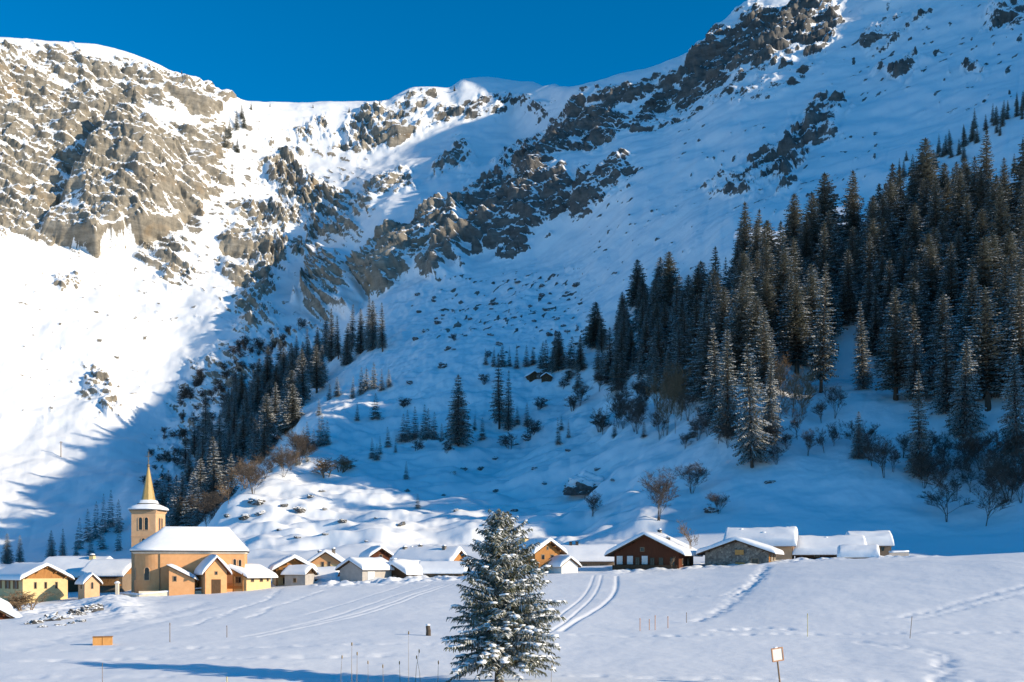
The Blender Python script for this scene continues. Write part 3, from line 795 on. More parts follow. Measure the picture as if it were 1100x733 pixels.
SEED = [0]
def house(label, fx, fd, rz, W, L, hw, rise, wall='plaster_cream', gable=None, wood_from=None, wood='wood_dark', o=.6, of=.6, T=.5,
          wins=(), chim=(), cat='house', name='house', group=None, base=None, doors=(), z0=None, roofmat='wood_dark', beams=True, loc=None, sunk=.25):
    """fx: photo column of the middle of the front gable, fd: its distance"""
    SEED[0] += 1; sd = SEED[0]
    g = at(fx, fd)
    nrm = Vector((math.sin(rz), -math.cos(rz), 0))
    c = Vector((g.x, g.y, 0))-nrm*(L/2)
    zb = g.z if z0 is None else z0
    root = empty(name, (c.x, c.y, zb-sunk), rz)
    tag(root, label, cat, group)
    hw += sunk
    top = hw
    # walls: a lower storey and, where the photo shows it, a boarded upper one
    wl = MB()
    zs = wood_from+sunk if wood_from is not None else None
    if zs is None or zs >= hw:
        wl.add([(-W/2, -L/2, -1.5), (W/2, -L/2, -1.5), (W/2, L/2, -1.5), (-W/2, L/2, -1.5), (-W/2, -L/2, hw), (W/2, -L/2, hw), (W/2, L/2, hw), (-W/2, L/2, hw)],
               [(0,1,5,4),(1,2,6,5),(2,3,7,6),(3,0,4,7),(4,5,6,7),(3,2,1,0)])
        wl.build('wall', M[wall], root)
    else:
        wl.box((0, 0, (zs-1.5)/2), (W, L, zs+1.5)); wl.build('wall', M[wall], root)
        wb = MB(); wb.box((0, 0, (zs+hw)/2), (W+.08, L+.08, hw-zs)); wb.build('boarded_storey', M[wood], root)
    gm = M[gable or wood]
    ex = .04 if (zs is not None and zs < hw) else .0
    for sy in (-1, 1):
        gp = MB(); y1 = sy*(L/2+ex); y2 = sy*(L/2-.25)
        pts = [(-W/2+.02, hw), (W/2-.02, hw), (0, hw+rise-.02)]
        vs = [(a, y1, b) for a, b in pts]+[(a, y2, b) for a, b in pts]
        gp.add(vs, [(0,1,2),(5,4,3),(0,3,4,1),(1,4,5,2),(2,5,3,0)])
        gp.build('gable', gm, root)
    # roof deck
    rf = MB(); th = .16; k = rise/(W/2)
    for sx in (-1, 1):
        xe = sx*(W/2+o); ze = hw-k*o
        pts = [(0, hw+rise+.02), (xe, ze+.02), (xe, ze+.02+th), (0, hw+rise+.02+th)]
        vs = [(a, -L/2-of, b) for a, b in pts]+[(a, L/2+of, b) for a, b in pts]
        rf.add(vs, [(0,1,2,3),(7,6,5,4),(0,4,5,1),(1,5,6,2),(2,6,7,3),(3,7,4,0)])
    ro = rf.build('roof', M[roofmat], root)
    snow_slab(W, L, hw, rise, o, of, T, sd, th+.03).build('snow_cover', M['snow'], ro, True)
    if beams:
        for xx in (-W*.42, -W*.2, 0, W*.2, W*.42):
            bm_ = MB(); zz = roof_z(xx, W, hw, rise)-.14
            bm_.box((xx, -L/2-of*.45, zz), (.14, of*.85, .16))
            bm_.build('purlin', M[wood], root)
    for wdef in wins:
        f, a, z, ww, hh = wdef[:5]; kw = wdef[5] if len(wdef) > 5 else {}
        win_on(root, f, W+ (.08 if zs is not None and z+sunk > zs else 0), L+(.08 if zs is not None and z+sunk > zs else 0), a, z+sunk, ww, hh, **kw)
    for f, a, w_, h_, m_ in doors:
        d = MB()
        if f == 'F': d.box((a, -L/2-.02, h_/2+sunk-.1), (w_, .12, h_))
        elif f == 'R': d.box((W/2+.02, a, h_/2+sunk-.1), (.12, w_, h_))
        else: d.box((-W/2-.02, a, h_/2+sunk-.1), (.12, w_, h_))
        do = d.build('door', M[m_], root)
        hb = MB()
        if f == 'F': hb.box((a+w_*.38, -L/2-.11, 1.0+sunk-.1), (.05, .06, .16))
        elif f == 'R': hb.box((W/2+.11, a+w_*.38, 1.0+sunk-.1), (.06, .05, .16))
        else: hb.box((-W/2-.11, a+w_*.38, 1.0+sunk-.1), (.06, .05, .16))
        hb.build('handle', M['iron'], do)
    for cx, cy, ch, *r in chim:
        chimney(root, cx, cy, roof_z(cx, W, hw, rise)+.1, ch, *r)
    root['_'] = 0; del root['_']
    return root
def balcony(root, W, L, z, depth=1.0, x0=None, x1=None, mat='wood_honey', posts=True, bars=True):
    x0 = -W/2 if x0 is None else x0; x1 = W/2 if x1 is None else x1
    b = MB(); b.box(((x0+x1)/2, -L/2-depth/2-.03, z), (x1-x0, depth, .12))
    bo = b.build('balcony', M[mat], root)
    r = MB(); y = -L/2-depth
    r.box(((x0+x1)/2, y, z+.95), (x1-x0, .08, .08)); r.box(((x0+x1)/2, y, z+.2), (x1-x0, .06, .06))
    n = int((x1-x0)/.17)
    for k in range(n+1): r.box((x0+.04+(x1-x0-.08)*k/max(n, 1), y, z+.57), (.11, .03, .7))
    r.build('railing', M[mat], bo)
    if posts:
        p = MB()
        for xx in (x0+.1, x1-.1): p.box((xx, y+.05, z/2-.4), (.16, .16, z+.8))
        p.build('post', M[mat], bo)
    return bo

# --- church -----------------------------------------------------------
def arch_win(root, base_pt, nrm, w, h, proud=.07):
    n = Vector((nrm[0], nrm[1], 0)).normalized(); t = Vector((-n.y, n.x, 0)); c = Vector(base_pt)
    def outl(w, h):
        pts = [(-w/2, 0), (w/2, 0), (w/2, h-w/2)]+[(w/2*math.cos(k*math.pi/8), h-w/2+w/2*math.sin(k*math.pi/8)) for k in range(1, 8)]+[(-w/2, h-w/2)]
        return pts
    o = outl(w+.24, h+.2); i = outl(w, h); N = len(o); mb = MB(); vs = []
    for pts, q, dz in ((o, -.1, -.1), (o, proud, -.1), (i, proud, 0), (i, -.1, 0)):
        vs += [c+t*p+n*q+Vector((0, 0, r+dz)) for p, r in pts]
    fs = [(b*N+k, b*N+(k+1) % N, (b+1)*N+(k+1) % N, (b+1)*N+k) for b in range(3) for k in range(N)]
    mb.add(vs, fs); f = mb.build('window', M['plaster_tower'], root)
    p = MB(); p.add([c+t*a+n*.02+Vector((0, 0, r)) for a, r in outl(w+.04, h+.02)], [tuple(range(N))]); p.build('pane', M['glass'], f)
    return f

def church():
    d = 154.0; pxm = FPX/d
    g = at(205, d)
    zb = (HY-637)/FPX*d
    root = empty('church', ((195-HX)/FPX*d, d, zb), R(12))
    tag(root, 'ochre plastered village church with bell tower, metal spire and thick snow on its roof', 'church')
    hw = 6.1; W = 8.2; rise = 3.3
    # plan of the nave: flat left shoulder, round apse, straight long wall (front is -Y)
    x0, x1 = -6.4, 9.4
    plan = []
    rr = 3.1
    plan += [(x0, W/2), (x0, -W/2+rr-1.2)]
    for k in range(0, 13):
        a = math.pi+math.pi/2*k/12
        plan.append((x0+rr+.6+(rr+.6)*math.cos(a), -W/2+rr-.6+(rr+.2)*math.sin(a)*1.0-0.0))
    plan[2:] = [(x, min(y, -W/2+rr-1.2)) for x, y in plan[2:]]
    plan += [(x1, -W/2-.2+.0-.0), (x1, W/2)]
    yfront = -W/2-.8+0.0
    # keep the long wall where the curve ends
    yl = plan[14][1]
    plan[15] = (x1, yl); ymid = (yl+W/2)/2; hb = (W/2-yl)/2
    n = len(plan)
    b = MB(); b.add([(x, y, -2) for x, y in plan]+[(x, y, hw) for x, y in plan], [tuple(range(n-1, -1, -1)), tuple(range(n, 2*n))]+[(i, (i+1) % n, (i+1) % n+n, i+n) for i in range(n)])
    b.build('wall', M['plaster_ochre'], root)
    # eaves cornice and roof: hipped at both ends; each roof ring is the plan drawn in to the ridge
    def ring(off, t, z):
        out = []
        for x, y in plan:
            cx = min(max(x, x0+4.2), x1-2.6); vx, vy = x-cx, y-ymid
            l = math.hypot(vx, vy); s = (l+off)/l
            out.append((cx+vx*s*(1-t), ymid+vy*s*(1-t), z))
        return out
    c = MB(); r1, r2 = ring(.22, 0, hw-.25), ring(.45, 0, hw+.02)
    c.add(ring(.05, 0, hw-.3)+r1+r2, [(i+q*n, (i+1) % n+q*n, (i+1) % n+(q+1)*n, i+(q+1)*n) for q in (0, 1) for i in range(n)])
    c.build('cornice', M['plaster_cream'], root)
    def shell(name, mat, offs, parent, smooth):
        mb = MB(); rings = [ring(*q) for q in offs]
        vs = [p for r_ in rings for p in r_]; fs = []
        for q in range(len(rings)-1):
            for i in range(n):
                j = (i+1) % n; fs.append((q*n+i, q*n+j, (q+1)*n+j, (q+1)*n+i))
        fs.append(tuple(range((len(rings)-1)*n, len(rings)*n)))
        mb.add(vs, fs); return mb.build(name, mat, parent, smooth)
    ro = shell('roof', M['roof_dark'], [(.62, 0, hw), (.62, 0, hw+.14), (.3, .93, hw+rise-.1)], root, False)
    prof = [(.58, 0, hw+.15), (.72, 0, hw+.2), (.74, 0, hw+.38), (.62, .02, hw+.58), (.5, .07, hw+.85)]
    for k in range(1, 9):
        t = .07+.93*k/9; prof.append((.5*(1-t), t, hw+.85+(rise-.25)*((t-.07)/.93)**.97))
    prof[-1] = (0, .955, hw+rise+.55)
    shell('snow_cover', M['snow'], prof, ro, True)
    # windows
    def on_curve(k): 
        a = plan[k]; bq = plan[k+1]; mx, my = (a[0]+bq[0])/2, (a[1]+bq[1])/2
        dx, dy = bq[0]-a[0], bq[1]-a[1]; return (mx, my, 0), (dy, -dx)
    p, nn = on_curve(4); arch_win(root, (p[0], p[1], 2.0), nn, .55, 1.7)
    p, nn = on_curve(10); arch_win(root, (p[0], p[1], 2.0), nn, .75, 1.8)
    arch_win(root, (8.0, yl, 4.1), (0, -1), .38, .95); arch_win(root, (8.75, yl, 4.0), (0, -1), .38, .95)
    # drainpipe at the end of the apse
    dp = MB(); dp.tube([(plan[14][0]+.2, yl-.1, -.5), (plan[14][0]+.2, yl-.1, hw)], [.06, .06], 6); dp.build('drainpipe', M['iron'], root)
    # sacristy: lean-to whose roof falls to the right
    sx0, sx1, sd = 0.0-.9, 2.6, 3.0
    ya = yl-sd; sb = MB()
    poly = [(sx0, -2), (sx1, -2), (sx1, 2.1), (sx0, 3.9)]
    sb.add([(a, ya, z) for a, z in poly]+[(a, yl+.05, z) for a, z in poly], [(0,1,2,3),(7,6,5,4),(0,4,5,1),(1,5,6,2),(2,6,7,3),(3,7,4,0)])
    sac = sb.build('sacristy', M['plaster_ochre'], root)
    k = (2.1-3.9)/(sx1-sx0)
    def slab(name, xa, xb, za, t, mat, parent, y1, y2, round_=False):
        mb = MB(); nn_ = 9 if round_ else 2; my = 7 if round_ else 2; vs = []
        for j in range(my):
            yy = y1+(y2-y1)*j/(my-1)
            for i in range(nn_):
                xx = xa+(xb-xa)*i/(nn_-1)
                e = 1.0
                if round_:
                    e = (1-max(0, 1-min(i, nn_-1-i)/1.6)**2)**.5*(1-max(0, 1-j/1.3)**2)**.5*(1+.15*pn(np.array([xx*1.1]), np.array([yy*1.3]))[0])
                vs.append((xx, yy, za+k*(xx-xa)+t*e))
        nb = len(vs); vs += [(x, y, za+k*(x-xa)) for x, y, z in vs]
        fs = []
        for j in range(my-1):
            for i in range(nn_-1):
                a = j*nn_+i; fs += [(a, a+1, a+nn_+1, a+nn_), (nb+a, nb+a+nn_, nb+a+nn_+1, nb+a+1)]
        rg = [i for i in range(nn_)]+[j*nn_+nn_-1 for j in range(1, my)]+[(my-1)*nn_+i for i in range(nn_-2, -1, -1)]+[j*nn_ for j in range(my-2, 0, -1)]
        for q in range(len(rg)): a, b2 = rg[q], rg[(q+1) % len(rg)]; fs.append((b2, a, nb+a, nb+b2))
        mb.add(vs, fs); return mb.build(name, mat, parent, round_)
    slab('roof', sx0-.3, sx1+.5, 3.9-.3*k+.02, .14, M['wood_dark'], sac, ya-.4, yl-.02)
    slab('snow_cover', sx0-.35, sx1+.6, 3.9-.3*k+.18, .42, M['snow'], sac, ya-.5, yl-.02, True)
    win_on(sac, 'F', 0, -2*ya, -.1, 2.2, .55, .8)
    # gabled porch further right
    pw, pl, ph, pr = 3.1, 3.6, 3.3, 1.8; pcx = 5.0
    porch = empty('porch', (pcx, yl-pl/2+.05, 0), R(20)); porch.parent = root
    pb = MB(); pb.add([(-pw/2, -pl/2, -2), (pw/2, -pl/2, -2), (pw/2, pl/2, -2), (-pw/2, pl/2, -2), (-pw/2, -pl/2, ph), (pw/2, -pl/2, ph), (pw/2, pl/2, ph), (-pw/2, pl/2, ph), (0, -pl/2, ph+pr), (0, pl/2, ph+pr)],
                    [(0,1,5,8,4),(1,2,6,5),(2,3,7,9,6),(3,0,4,7),(4,8,9,7),(8,5,6,9)])
    pb.build('porch_wall', M['plaster_ochre'], porch)
    rb = MB(); kk = pr/(pw/2)
    for sx in (-1, 1):
        pts = [(0, ph+pr+.02), (sx*(pw/2+.5), ph-kk*.5+.02), (sx*(pw/2+.5), ph-kk*.5+.16), (0, ph+pr+.16)]
        rb.add([(a, -pl/2-.5, b_) for a, b_ in pts]+[(a, pl/2+.3, b_) for a, b_ in pts], [(0,1,2,3),(7,6,5,4),(0,4,5,1),(1,5,6,2),(2,6,7,3),(3,7,4,0)])
    rb.build('porch_roof', M['wood_red'], porch)
    snow_slab(pw, pl, ph, pr, .5, .45, .42, 91, .2).build('porch_snow_cover', M['snow'], porch, True)
    dm = MB(); dm.box((0, -pl/2-.02, .9), (1.3, .1, 2.4)); dm.build('door', M['wood_dark'], porch)
    win_on(porch, 'F', pw, pl, 0, 3.0, .45, .55)
    # bell tower
    tx, ty = -5.6, 6.6; tw = 3.8; th = 12.6
    tow = empty('bell_tower', (tx, ty, 0), R(-15)); tow.parent = root
    tb = MB(); tb.box((0, 0, (th-3)/2), (tw, tw, th+3)); tb.build('tower_wall', M['plaster_tower'], tow)
    cb = MB(); cb.box((0, 0, th-.12), (tw+.36, tw+.36, .22)); cb.box((0, 0, th-.32), (tw+.18, tw+.18, .18)); cb.build('cornice', M['plaster_tower'], tow); cb = MB(); cb.box((0, 0, 8.6), (tw+.12, tw+.12, .14)); cb.build('string_course', M['plaster_tower'], tow)
    def pyr(pts, name, mat, smooth=False):
        mb = MB(); vs = []; fs = []; n_ = 16
        for q, (r_, z, sq) in enumerate(pts):
            for i in range(n_):
                a = 2*math.pi*(i+.5)/n_-math.pi
                cx, cy = math.cos(a), math.sin(a); m_ = max(abs(cx), abs(cy))
                s = (1/m_)*sq+(1-sq)*1.0
                vs.append((cx*s*r_, cy*s*r_, z))
            if q:
                for i in range(n_): j = (i+1) % n_; fs.append(((q-1)*n_+i, (q-1)*n_+j, q*n_+j, q*n_+i))
        fs.append(tuple(range(n_-1, -1, -1))); fs.append(tuple((len(pts)-1)*n_+i for i in range(n_)))
        mb.add(vs, fs); return mb.build(name, mat, tow, smooth)
    pyr([(tw/2+.55, th+.0, 1), (tw/2+.55, th+.12, 1), (1.15, th+1.35, .8)], 'tower_roof', M['roof_dark'])
    pyr([(tw/2+.56, th+.13, 1), (tw/2+.68, th+.2, 1), (tw/2+.66, th+.38, .98), (tw/2+.4, th+.62, .95), (tw/2-.5, th+1.05, .9), (1.2, th+1.62, .6), (.9, th+1.72, .3)], 'tower_snow_cover', M['snow'], True)
    sp = MB(); N8 = 8; prof8 = [(1.12, th+1.3), (.94, th+2.2), (.11, th+6.9)]
    vs = [(r_*math.cos(2*math.pi*(i+.5)/N8), r_*math.sin(2*math.pi*(i+.5)/N8), z) for r_, z in prof8 for i in range(N8)]
    sp.add(vs, [(q*N8+i, q*N8+(i+1) % N8, (q+1)*N8+(i+1) % N8, (q+1)*N8+i) for q in (0, 1) for i in range(N8)]+[tuple(2*N8+i for i in range(N8))])
    spo = sp.build('spire', M['copper'], tow)
    fb = MB(); fb.blob((0, 0, th+7.05), (.24, .24, .34), 3, 2); fb.tube([(0, 0, th+7.1), (0, 0, th+9.2)], [.07, .05], 6)
    fb.box((0, 0, th+8.5), (.9, .09, .09)); fb.blob((0, 0, th+7.8), (.13, .13, .13), 4, 2)
    fb.build('cross', M['iron'], spo)
    for nrm, px_ in (((0, -1), 0), ((1, 0), 0)):
        n_ = Vector((*nrm, 0)); t_ = Vector((-n_.y, n_.x, 0))
        for sg in (-.46, .46): arch_win(tow, n_*(tw/2)+t_*sg+Vector((0, 0, 9.6)), nrm, .55, 1.9)
    for z in (6.6, 1.8): arch_win(tow, Vector((0, -tw/2, z)), (0, -1), .55, 1.7 if z > 4 else 1.5)
    arch_win(tow, Vector((.2, -tw/2, 4.4)), (0, -1), .3, .6)
    return root
CH = church()
# snow-topped terrace wall in front of the church
def low_wall(name, pts, h, t, mat, label, cat='wall', snow=.25):
    root = empty(name, pts[0]); tag(root, label, cat); o = Vector(pts[0])
    b = MB(); s = MB()
    P = [Vector(p)-o for p in pts]
    for i in range(len(P)-1):
        a, c = P[i], P[i+1]; dv = c-a; L = math.hypot(dv.x, dv.y); ang = math.atan2(dv.y, dv.x)
        m = (a+c)/2
        b.box((m.x, m.y, m.z+h/2-.5), (L, t, h+1), ang)
        n = max(3, int(L/.7)); w = t/2+.08; nv = Vector((-math.sin(ang), math.cos(ang), 0))
        vs = []
        for k in range(n+1):
            q = a+dv*(k/n); hh = h+snow*(1+.35*float(pn(np.array([q.x*.9]), np.array([q.y*.9]))[0]))
            for f_, z in ((-1, h+.01), (-.9, h+(hh-h)*.7), (0, hh), (.9, h+(hh-h)*.7), (1, h+.01)): vs.append(q+nv*w*f_+Vector((0, 0, z)))
        fs = [(k*5+i_, k*5+i_+1, k*5+5+i_+1, k*5+5+i_) for k in range(n) for i_ in range(4)]+[(0, 1, 2, 3, 4), tuple(n*5+i_ for i_ in (4, 3, 2, 1, 0))]
        s.add(vs, fs)
    b.build('masonry', mat, root); s.build('snow_cap', M['snow'], root, True)
    return root
def px3(x, y, d): return Vector(((x-HX)/FPX*d, d, (HY-y)/FPX*d))
low_wall('terrace_wall', [px3(126, 646, 152), px3(149, 648, 145), px3(236, 639, 149)], 1.15, .4, M['plaster_cream'], 'pale plastered terrace wall capped with snow below the church')

# --- village ----------------------------------------------------------
W_ = lambda **k: k
def dark(): return {}
house('yellow house at the left edge with three slit windows under a boarded gable', 49, 149, R(50), 6.6, 9.5, 2.5, 1.7, 'plaster_yellow', wood='wood_honey', gable='wood_honey', T=.45, z0=(HY-640)/FPX*149,
      wins=[('F', -1.5, 1.5, .42, 1.0), ('F', .0, 1.5, .42, 1.0), ('F', 1.6, 1.5, .42, 1.0), ('L', -2.8, 1.6, .8, 1.2, dict(shut='shutter')), ('L', 0, 1.6, .8, 1.2, dict(shut='shutter')), ('L', 2.6, 1.6, .8, 1.2, dict(shut='shutter'))])
house('long dark timber chalet with a broad snowy roof behind the small chapel', 116, 176, R(82), 8.5, 10.5, 3.3, 2.4, 'wood_dark', T=.6, o=1.0, z0=(HY-638)/FPX*176,
      wins=[('L', -3, 1.7, .9, 1.1), ('L', 0, 1.7, .9, 1.1), ('L', 3, 1.7, .9, 1.1), ('F', -1.5, 1.7, .8, 1.1), ('F', 1.5, 1.7, .8, 1.1)], chim=[(-.9, -2.9, 1.2, .75, 'plaster_yellow')], cat='chalet', name='chalet')
bh = house('chalet with honey coloured balcony right beside the bell tower', 142, 170, R(84), 6.8, 6.5, 3.3, 1.8, 'wood_grey', T=.5, o=.9, z0=(HY-638)/FPX*170, wood='wood_honey',
      wins=[('L', -1.8, 2.6, .8, 1.1), ('L', .8, 2.6, .8, 1.1), ('L', -1.8, .9, .8, 1.0)], cat='chalet', name='chalet')
b = MB(); b.box((-3.4-.55, 0, 1.75), (1.1, 6.2, .14)); bo = b.build('balcony', M['wood_honey'], bh)
b = MB(); b.box((-3.4-1.05, 0, 2.72), (.1, 6.2, .1))
for k in range(26): b.box((-3.4-1.05, -3+.24*k, 2.25), (.04, .15, .85))
b.build('railing', M['wood_honey'], bo)
house('tiny pink chapel with a steep snowy roof and one narrow window', 99, 146, R(42), 2.1, 2.6, 1.8, 1.05, 'plaster_tower', gable='plaster_tower', o=.25, of=.25, T=.3, z0=(HY-640)/FPX*146, beams=False,
      wins=[('F', 0, 1.45, .36, 1.0, dict(arched=True)), ('L', 0, 1.3, .4, .7)], cat='chapel', name='chapel')
for k, (x, y, d, rz) in enumerate(((-14, 668, 106, 35), (-6, 683, 92, 30))):
    house(('small brown cabin half cut by the left edge of the photo, the upper one', 'small brown cabin half cut by the left edge of the photo, the lower one')[k], x, d, R(rz), 3.6, 4, 1.3, 1.1, 'wood_dark', wood='wood_red', T=.55, o=.5, of=.5, z0=(HY-y)/FPX*d, name='cabin', cat='cabin', wins=[('F', 0, .8, .6, .6)])
# right of the church
pc = house('honey timber chalet with an open porch just right of the church', 249, 151, R(-22), 5.2, 6.0, 2.0, 1.2, 'plaster_yellow', gable='wood_honey', wood='wood_honey', wood_from=2.1, T=.5, o=.7, of=.7, z0=(HY-634)/FPX*151,
      wins=[('R', -1.6, 1.6, .8, .9), ('R', .6, 1.6, .8, .9), ('R', 2.2, 1.6, .5, .8), ('F', -1.2, 1.5, 1.1, 1.0), ('F', 1.2, 1.5, 1.1, 1.0)], cat='chalet', name='chalet')
b = MB()
for xx in (-2.5, -.85, .85, 2.5): b.box((xx, -3.75, 1.1), (.16, .16, 3.2))
b.box((0, -3.75, 1.15), (5.2, .08, .12)); b.box((0, -3.75, .7), (5.2, .06, .5)); b.build('porch_railing', M['wood_honey'], pc)
hb8 = house('tall timber house with a shaded balcony in its open gable', 316, 160, R(18), 5.6, 7.0, 3.1, 1.6, 'plaster_yellow', wood='wood_honey', wood_from=2.2, T=.55, o=.6, of=.9, z0=(HY-633)/FPX*160,
      wins=[('F', -1.4, 1.3, .7, 1.1), ('F', 1.2, 2.95, .9, .95), ('F', -1.3, 2.95, .9, .95), ('L', 0, 2.6, .8, 1.0), ('L', 2, 2.6, .8, 1.0)], doors=[('F', 1.3, 1.3, 2.1, 'wood_dark')])
balcony(hb8, 5.6, 7.0, 2.3, .8, mat='wood_honey')
house('grey plastered annex attached in front of the tall timber house', 333, 157, R(70), 2.8, 3.6, 2.2, .8, 'plaster_grey', T=.4, o=.4, of=.3, z0=(HY-632)/FPX*157, cat='annex', name='annex', wins=[('L', 0, 1.2, .6, .7)])
house('ochre house gable with a pair of windows above a blue shaded shed roof', 350, 178, R(4), 6.0, 7, 3.3, 2.0, 'plaster_yellow', gable='plaster_ochre', T=.5, o=.7, z0=(HY-627)/FPX*178, beams=False,
      wins=[('F', -.55, 3.3, .55, 1.0), ('F', .55, 3.3, .55, 1.0)], chim=[(-1.6, 1, 1.2), (1.2, -2.2, 1.3)])
house('low shed with a shaded snowy roof below the ochre gable', 361, 166, R(86), 4.2, 5.0, 1.5, 1.2, 'wood_dark', T=.45, o=.5, z0=(HY-631)/FPX*166, cat='shed', name='shed', wins=[('L', 0, .8, .8, .6)])
house('grey plastered barn with a blank shaded gable and a small pale garage door', 377, 157, R(-38), 5.0, 6.4, 2.2, 1.2, 'plaster_grey', gable='plaster_grey', T=.5, o=.5, of=.4, z0=(HY-627)/FPX*157, beams=False, cat='barn', name='barn', doors=[('R', -1.4, 1.5, 2.0, 'plaster_white')])
house('snow buried shed with a stone chimney right of the grey barn', 424, 160, R(-35), 4.6, 5.2, 1.3, 1.2, 'wood_dark', T=.8, o=.6, z0=(HY-625)/FPX*160, cat='shed', name='shed', chim=[(-1.5, -1.0, 1.5, .75, 'stone')], wins=[('F', 0, .7, .7, .6)])
house('small red gabled house with its chimney behind the snow buried shed', 409, 190, R(25), 3.6, 5, 2.6, 1.2, 'wood_red', wood='wood_red', T=.5, z0=(HY-612)/FPX*190, chim=[(1.0, 1, 1.0)], wins=[('F', 0, 2.5, .7, .6)])
house('long low brown house with a wide shaded snow roof and several chimneys', 492, 178, R(66), 6.6, 11.0, 2.5, 2.0, 'wood_dark', wood='wood_honey', gable='wood_honey', T=.65, o=.8, z0=(HY-620)/FPX*178,
      chim=[(-.8, -3.2, 1.1), (1.0, -.4, 1.0), (.4, 2.2, 1.1), (1.2, 4.4, 1.2), (-.6, 4.8, .9)], wins=[('L', -3, 1.4, .9, .9), ('L', 0, 1.4, .9, .9), ('L', 3, 1.4, .9, .9), ('F', 0, 1.6, .9, 1.0)])
house('low woodshed with stacked logs under a blue shaded roof left of the tall spruce', 499, 163, R(84), 4.2, 6.8, 1.2, 1.1, 'wood_grey', T=.5, o=.6, z0=(HY-623)/FPX*163, cat='woodshed', name='woodshed', wins=[('L', 0, .6, .8, .5), ('L', 2, .6, .8, .5)])
oc = house('narrow chalet with an orange boarded gable right of the tall spruce', 588, 160, R(36), 4.8, 7.5, 3.7, 1.5, 'plaster_cream', gable='wood_honey', wood='wood_honey', wood_from=1.5, T=.55, o=.8, of=.9, z0=(HY-618)/FPX*160,
      wins=[('F', -.9, 2.7, .7, 1.1), ('F', .9, 2.7, .7, 1.1), ('F', 0, 4.2, .45, .6), ('L', -2, 2.6, .9, 1.0, dict(shut='shutter')), ('L', 1, 2.6, .9, 1.0, dict(shut='shutter')), ('F', 0, .7, 1.2, .9)], chim=[(-.9, .8, 1.0, .7, 'plaster_yellow')], cat='chalet', name='chalet')
balcony(oc, 4.8, 7.5, 1.7, .9, mat='wood_honey')
house('little white garage with a blank gable leaning against the orange chalet', 612, 157, R(30), 3.0, 4.4, 1.5, 1.05, 'plaster_white', gable='plaster_white', T=.4, o=.4, of=.3, z0=(HY-618.5)/FPX*157, beams=False, cat='garage', name='garage')
house('low house with a shaded snowy roof and twin chimneys left of the dark red chalet', 659, 180, R(86), 7.0, 9.0, 2.3, 2.1, 'wood_grey', wood='wood_dark', T=.55, o=.6, z0=(HY-616)/FPX*180, chim=[(-.3, 3.0, 1.1, .5, 'roof_dark', False), (-.2, 1.9, 1.1, .5, 'roof_dark', False)],
      wins=[('L', -3, 1.2, .9, .9), ('L', -.5, 1.2, .9, .9), ('L', 2.4, 1.2, .9, .9)])
dk = house('big dark red timber chalet with white panels under a wide gable', 694, 158, R(-26), 10.4, 8.0, 2.9, 2.6, 'wood_red', gable='wood_red', wood='wood_red', wood_from=2.5, T=.5, o=1.2, of=1.0, z0=(HY-614)/FPX*158,
      wins=[('F', -1.4, 1.6, .8, 1.3, dict(frame='wood_dark')), ('F', 1.0, 1.5, .8, 1.3, dict(frame='wood_dark')), ('F', 2.4, 1.5, .8, 1.3, dict(frame='wood_dark')), ('F', 4.2, 1.5, .8, 1.3, dict(frame='wood_dark')), ('F', -.6, 3.4, .7, .7), ('R', -2, 1.5, .8, 1.0), ('R', 1, 1.5, .8, 1.0)],
      chim=[(-.2, 3.4, 1.0), (2.6, -1.0, .8, .5)], cat='chalet', name='chalet')
b = MB()
b.box((0, -4.85, .85), (10.4, .1, .75)); b.box((0, -4.45, .5), (10.4, .8, .1)); b.build('balcony', M['wood_dark'], dk)
for xx in (-4.3, -2.6, -.2): b = MB(); b.box((xx, -4.04, 2.0), (.95, .06, 1.3)); b.build('white_panel', M['plaster_white'], dk)
sc_ = house('rubble stone chalet with a low gable and one bright yellow shutter', 791, 156, R(-22), 9.6, 8.0, 2.2, 1.7, 'stone', gable='stone', T=.55, o=1.1, of=.9, z0=(HY-609)/FPX*156,
      wins=[('F', 2.8, .8, 1.1, .9), ('R', -2, 1.3, .9, 1.1), ('R', 1.2, 1.3, .9, 1.1)], doors=[('R', -3.3, 1.0, 2.0, 'wood_honey')], cat='chalet', name='chalet')
for (xx, zz, ww, hh) in ((.5, 2.2, 1.3, .75), (.6, .35, 1.4, .6)):
    b = MB(); b.box((xx, -4.29, zz+.25), (ww, .1, hh)); b.build('shutter', M['orange_board'], sc_)
house('large house buried under thick snow behind the stone chalet', 852, 173, R(72), 8.6, 10.5, 3.2, 1.9, 'plaster_tower', gable='plaster_tower', T=1.0, o=.9, of=.7, z0=(HY-606)/FPX*173, chim=[(-1.0, 3.2, .9, .7), (-2.4, -.6, .9, .6), (.4, -4.2, .9, .8)],
      wins=[('F', 0, 3, .8, 1.0), ('L', -3, 3, .9, 1.0), ('L', 2, 3, .9, 1.0)])
house('low house under a sweeping snow roof in the middle of the right hand row', 925, 171, R(76), 8.0, 10.5, 1.4, 1.9, 'wood_dark', T=.9, o=1.0, z0=(HY-603)/FPX*171, chim=[(-.8, .4, .7)], wins=[('L', -2, 1.0, .9, .7), ('L', 2, 1.0, .9, .7)])
house('square house with a very thick snow cap at the right end of the village', 955, 176, R(78), 5.2, 6.8, 2.5, 1.0, 'wood_grey', gable='wood_grey', wood='wood_grey', T=1.35, o=.5, of=.3, z0=(HY-602)/FPX*176, wins=[('F', 0, 1.9, .7, .9), ('L', 0, 1.9, .7, .9), ('L', 2, 1.9, .7, .9)])
house('low hut under a rounded mound of snow on the field edge', 941, 157, R(72), 3.6, 5.2, .7, .9, 'wood_dark', T=.75, o=.5, of=.4, z0=(HY-603)/FPX*157, cat='hut', name='hut', beams=False, wins=[('L', 0, .4, .6, .4)])
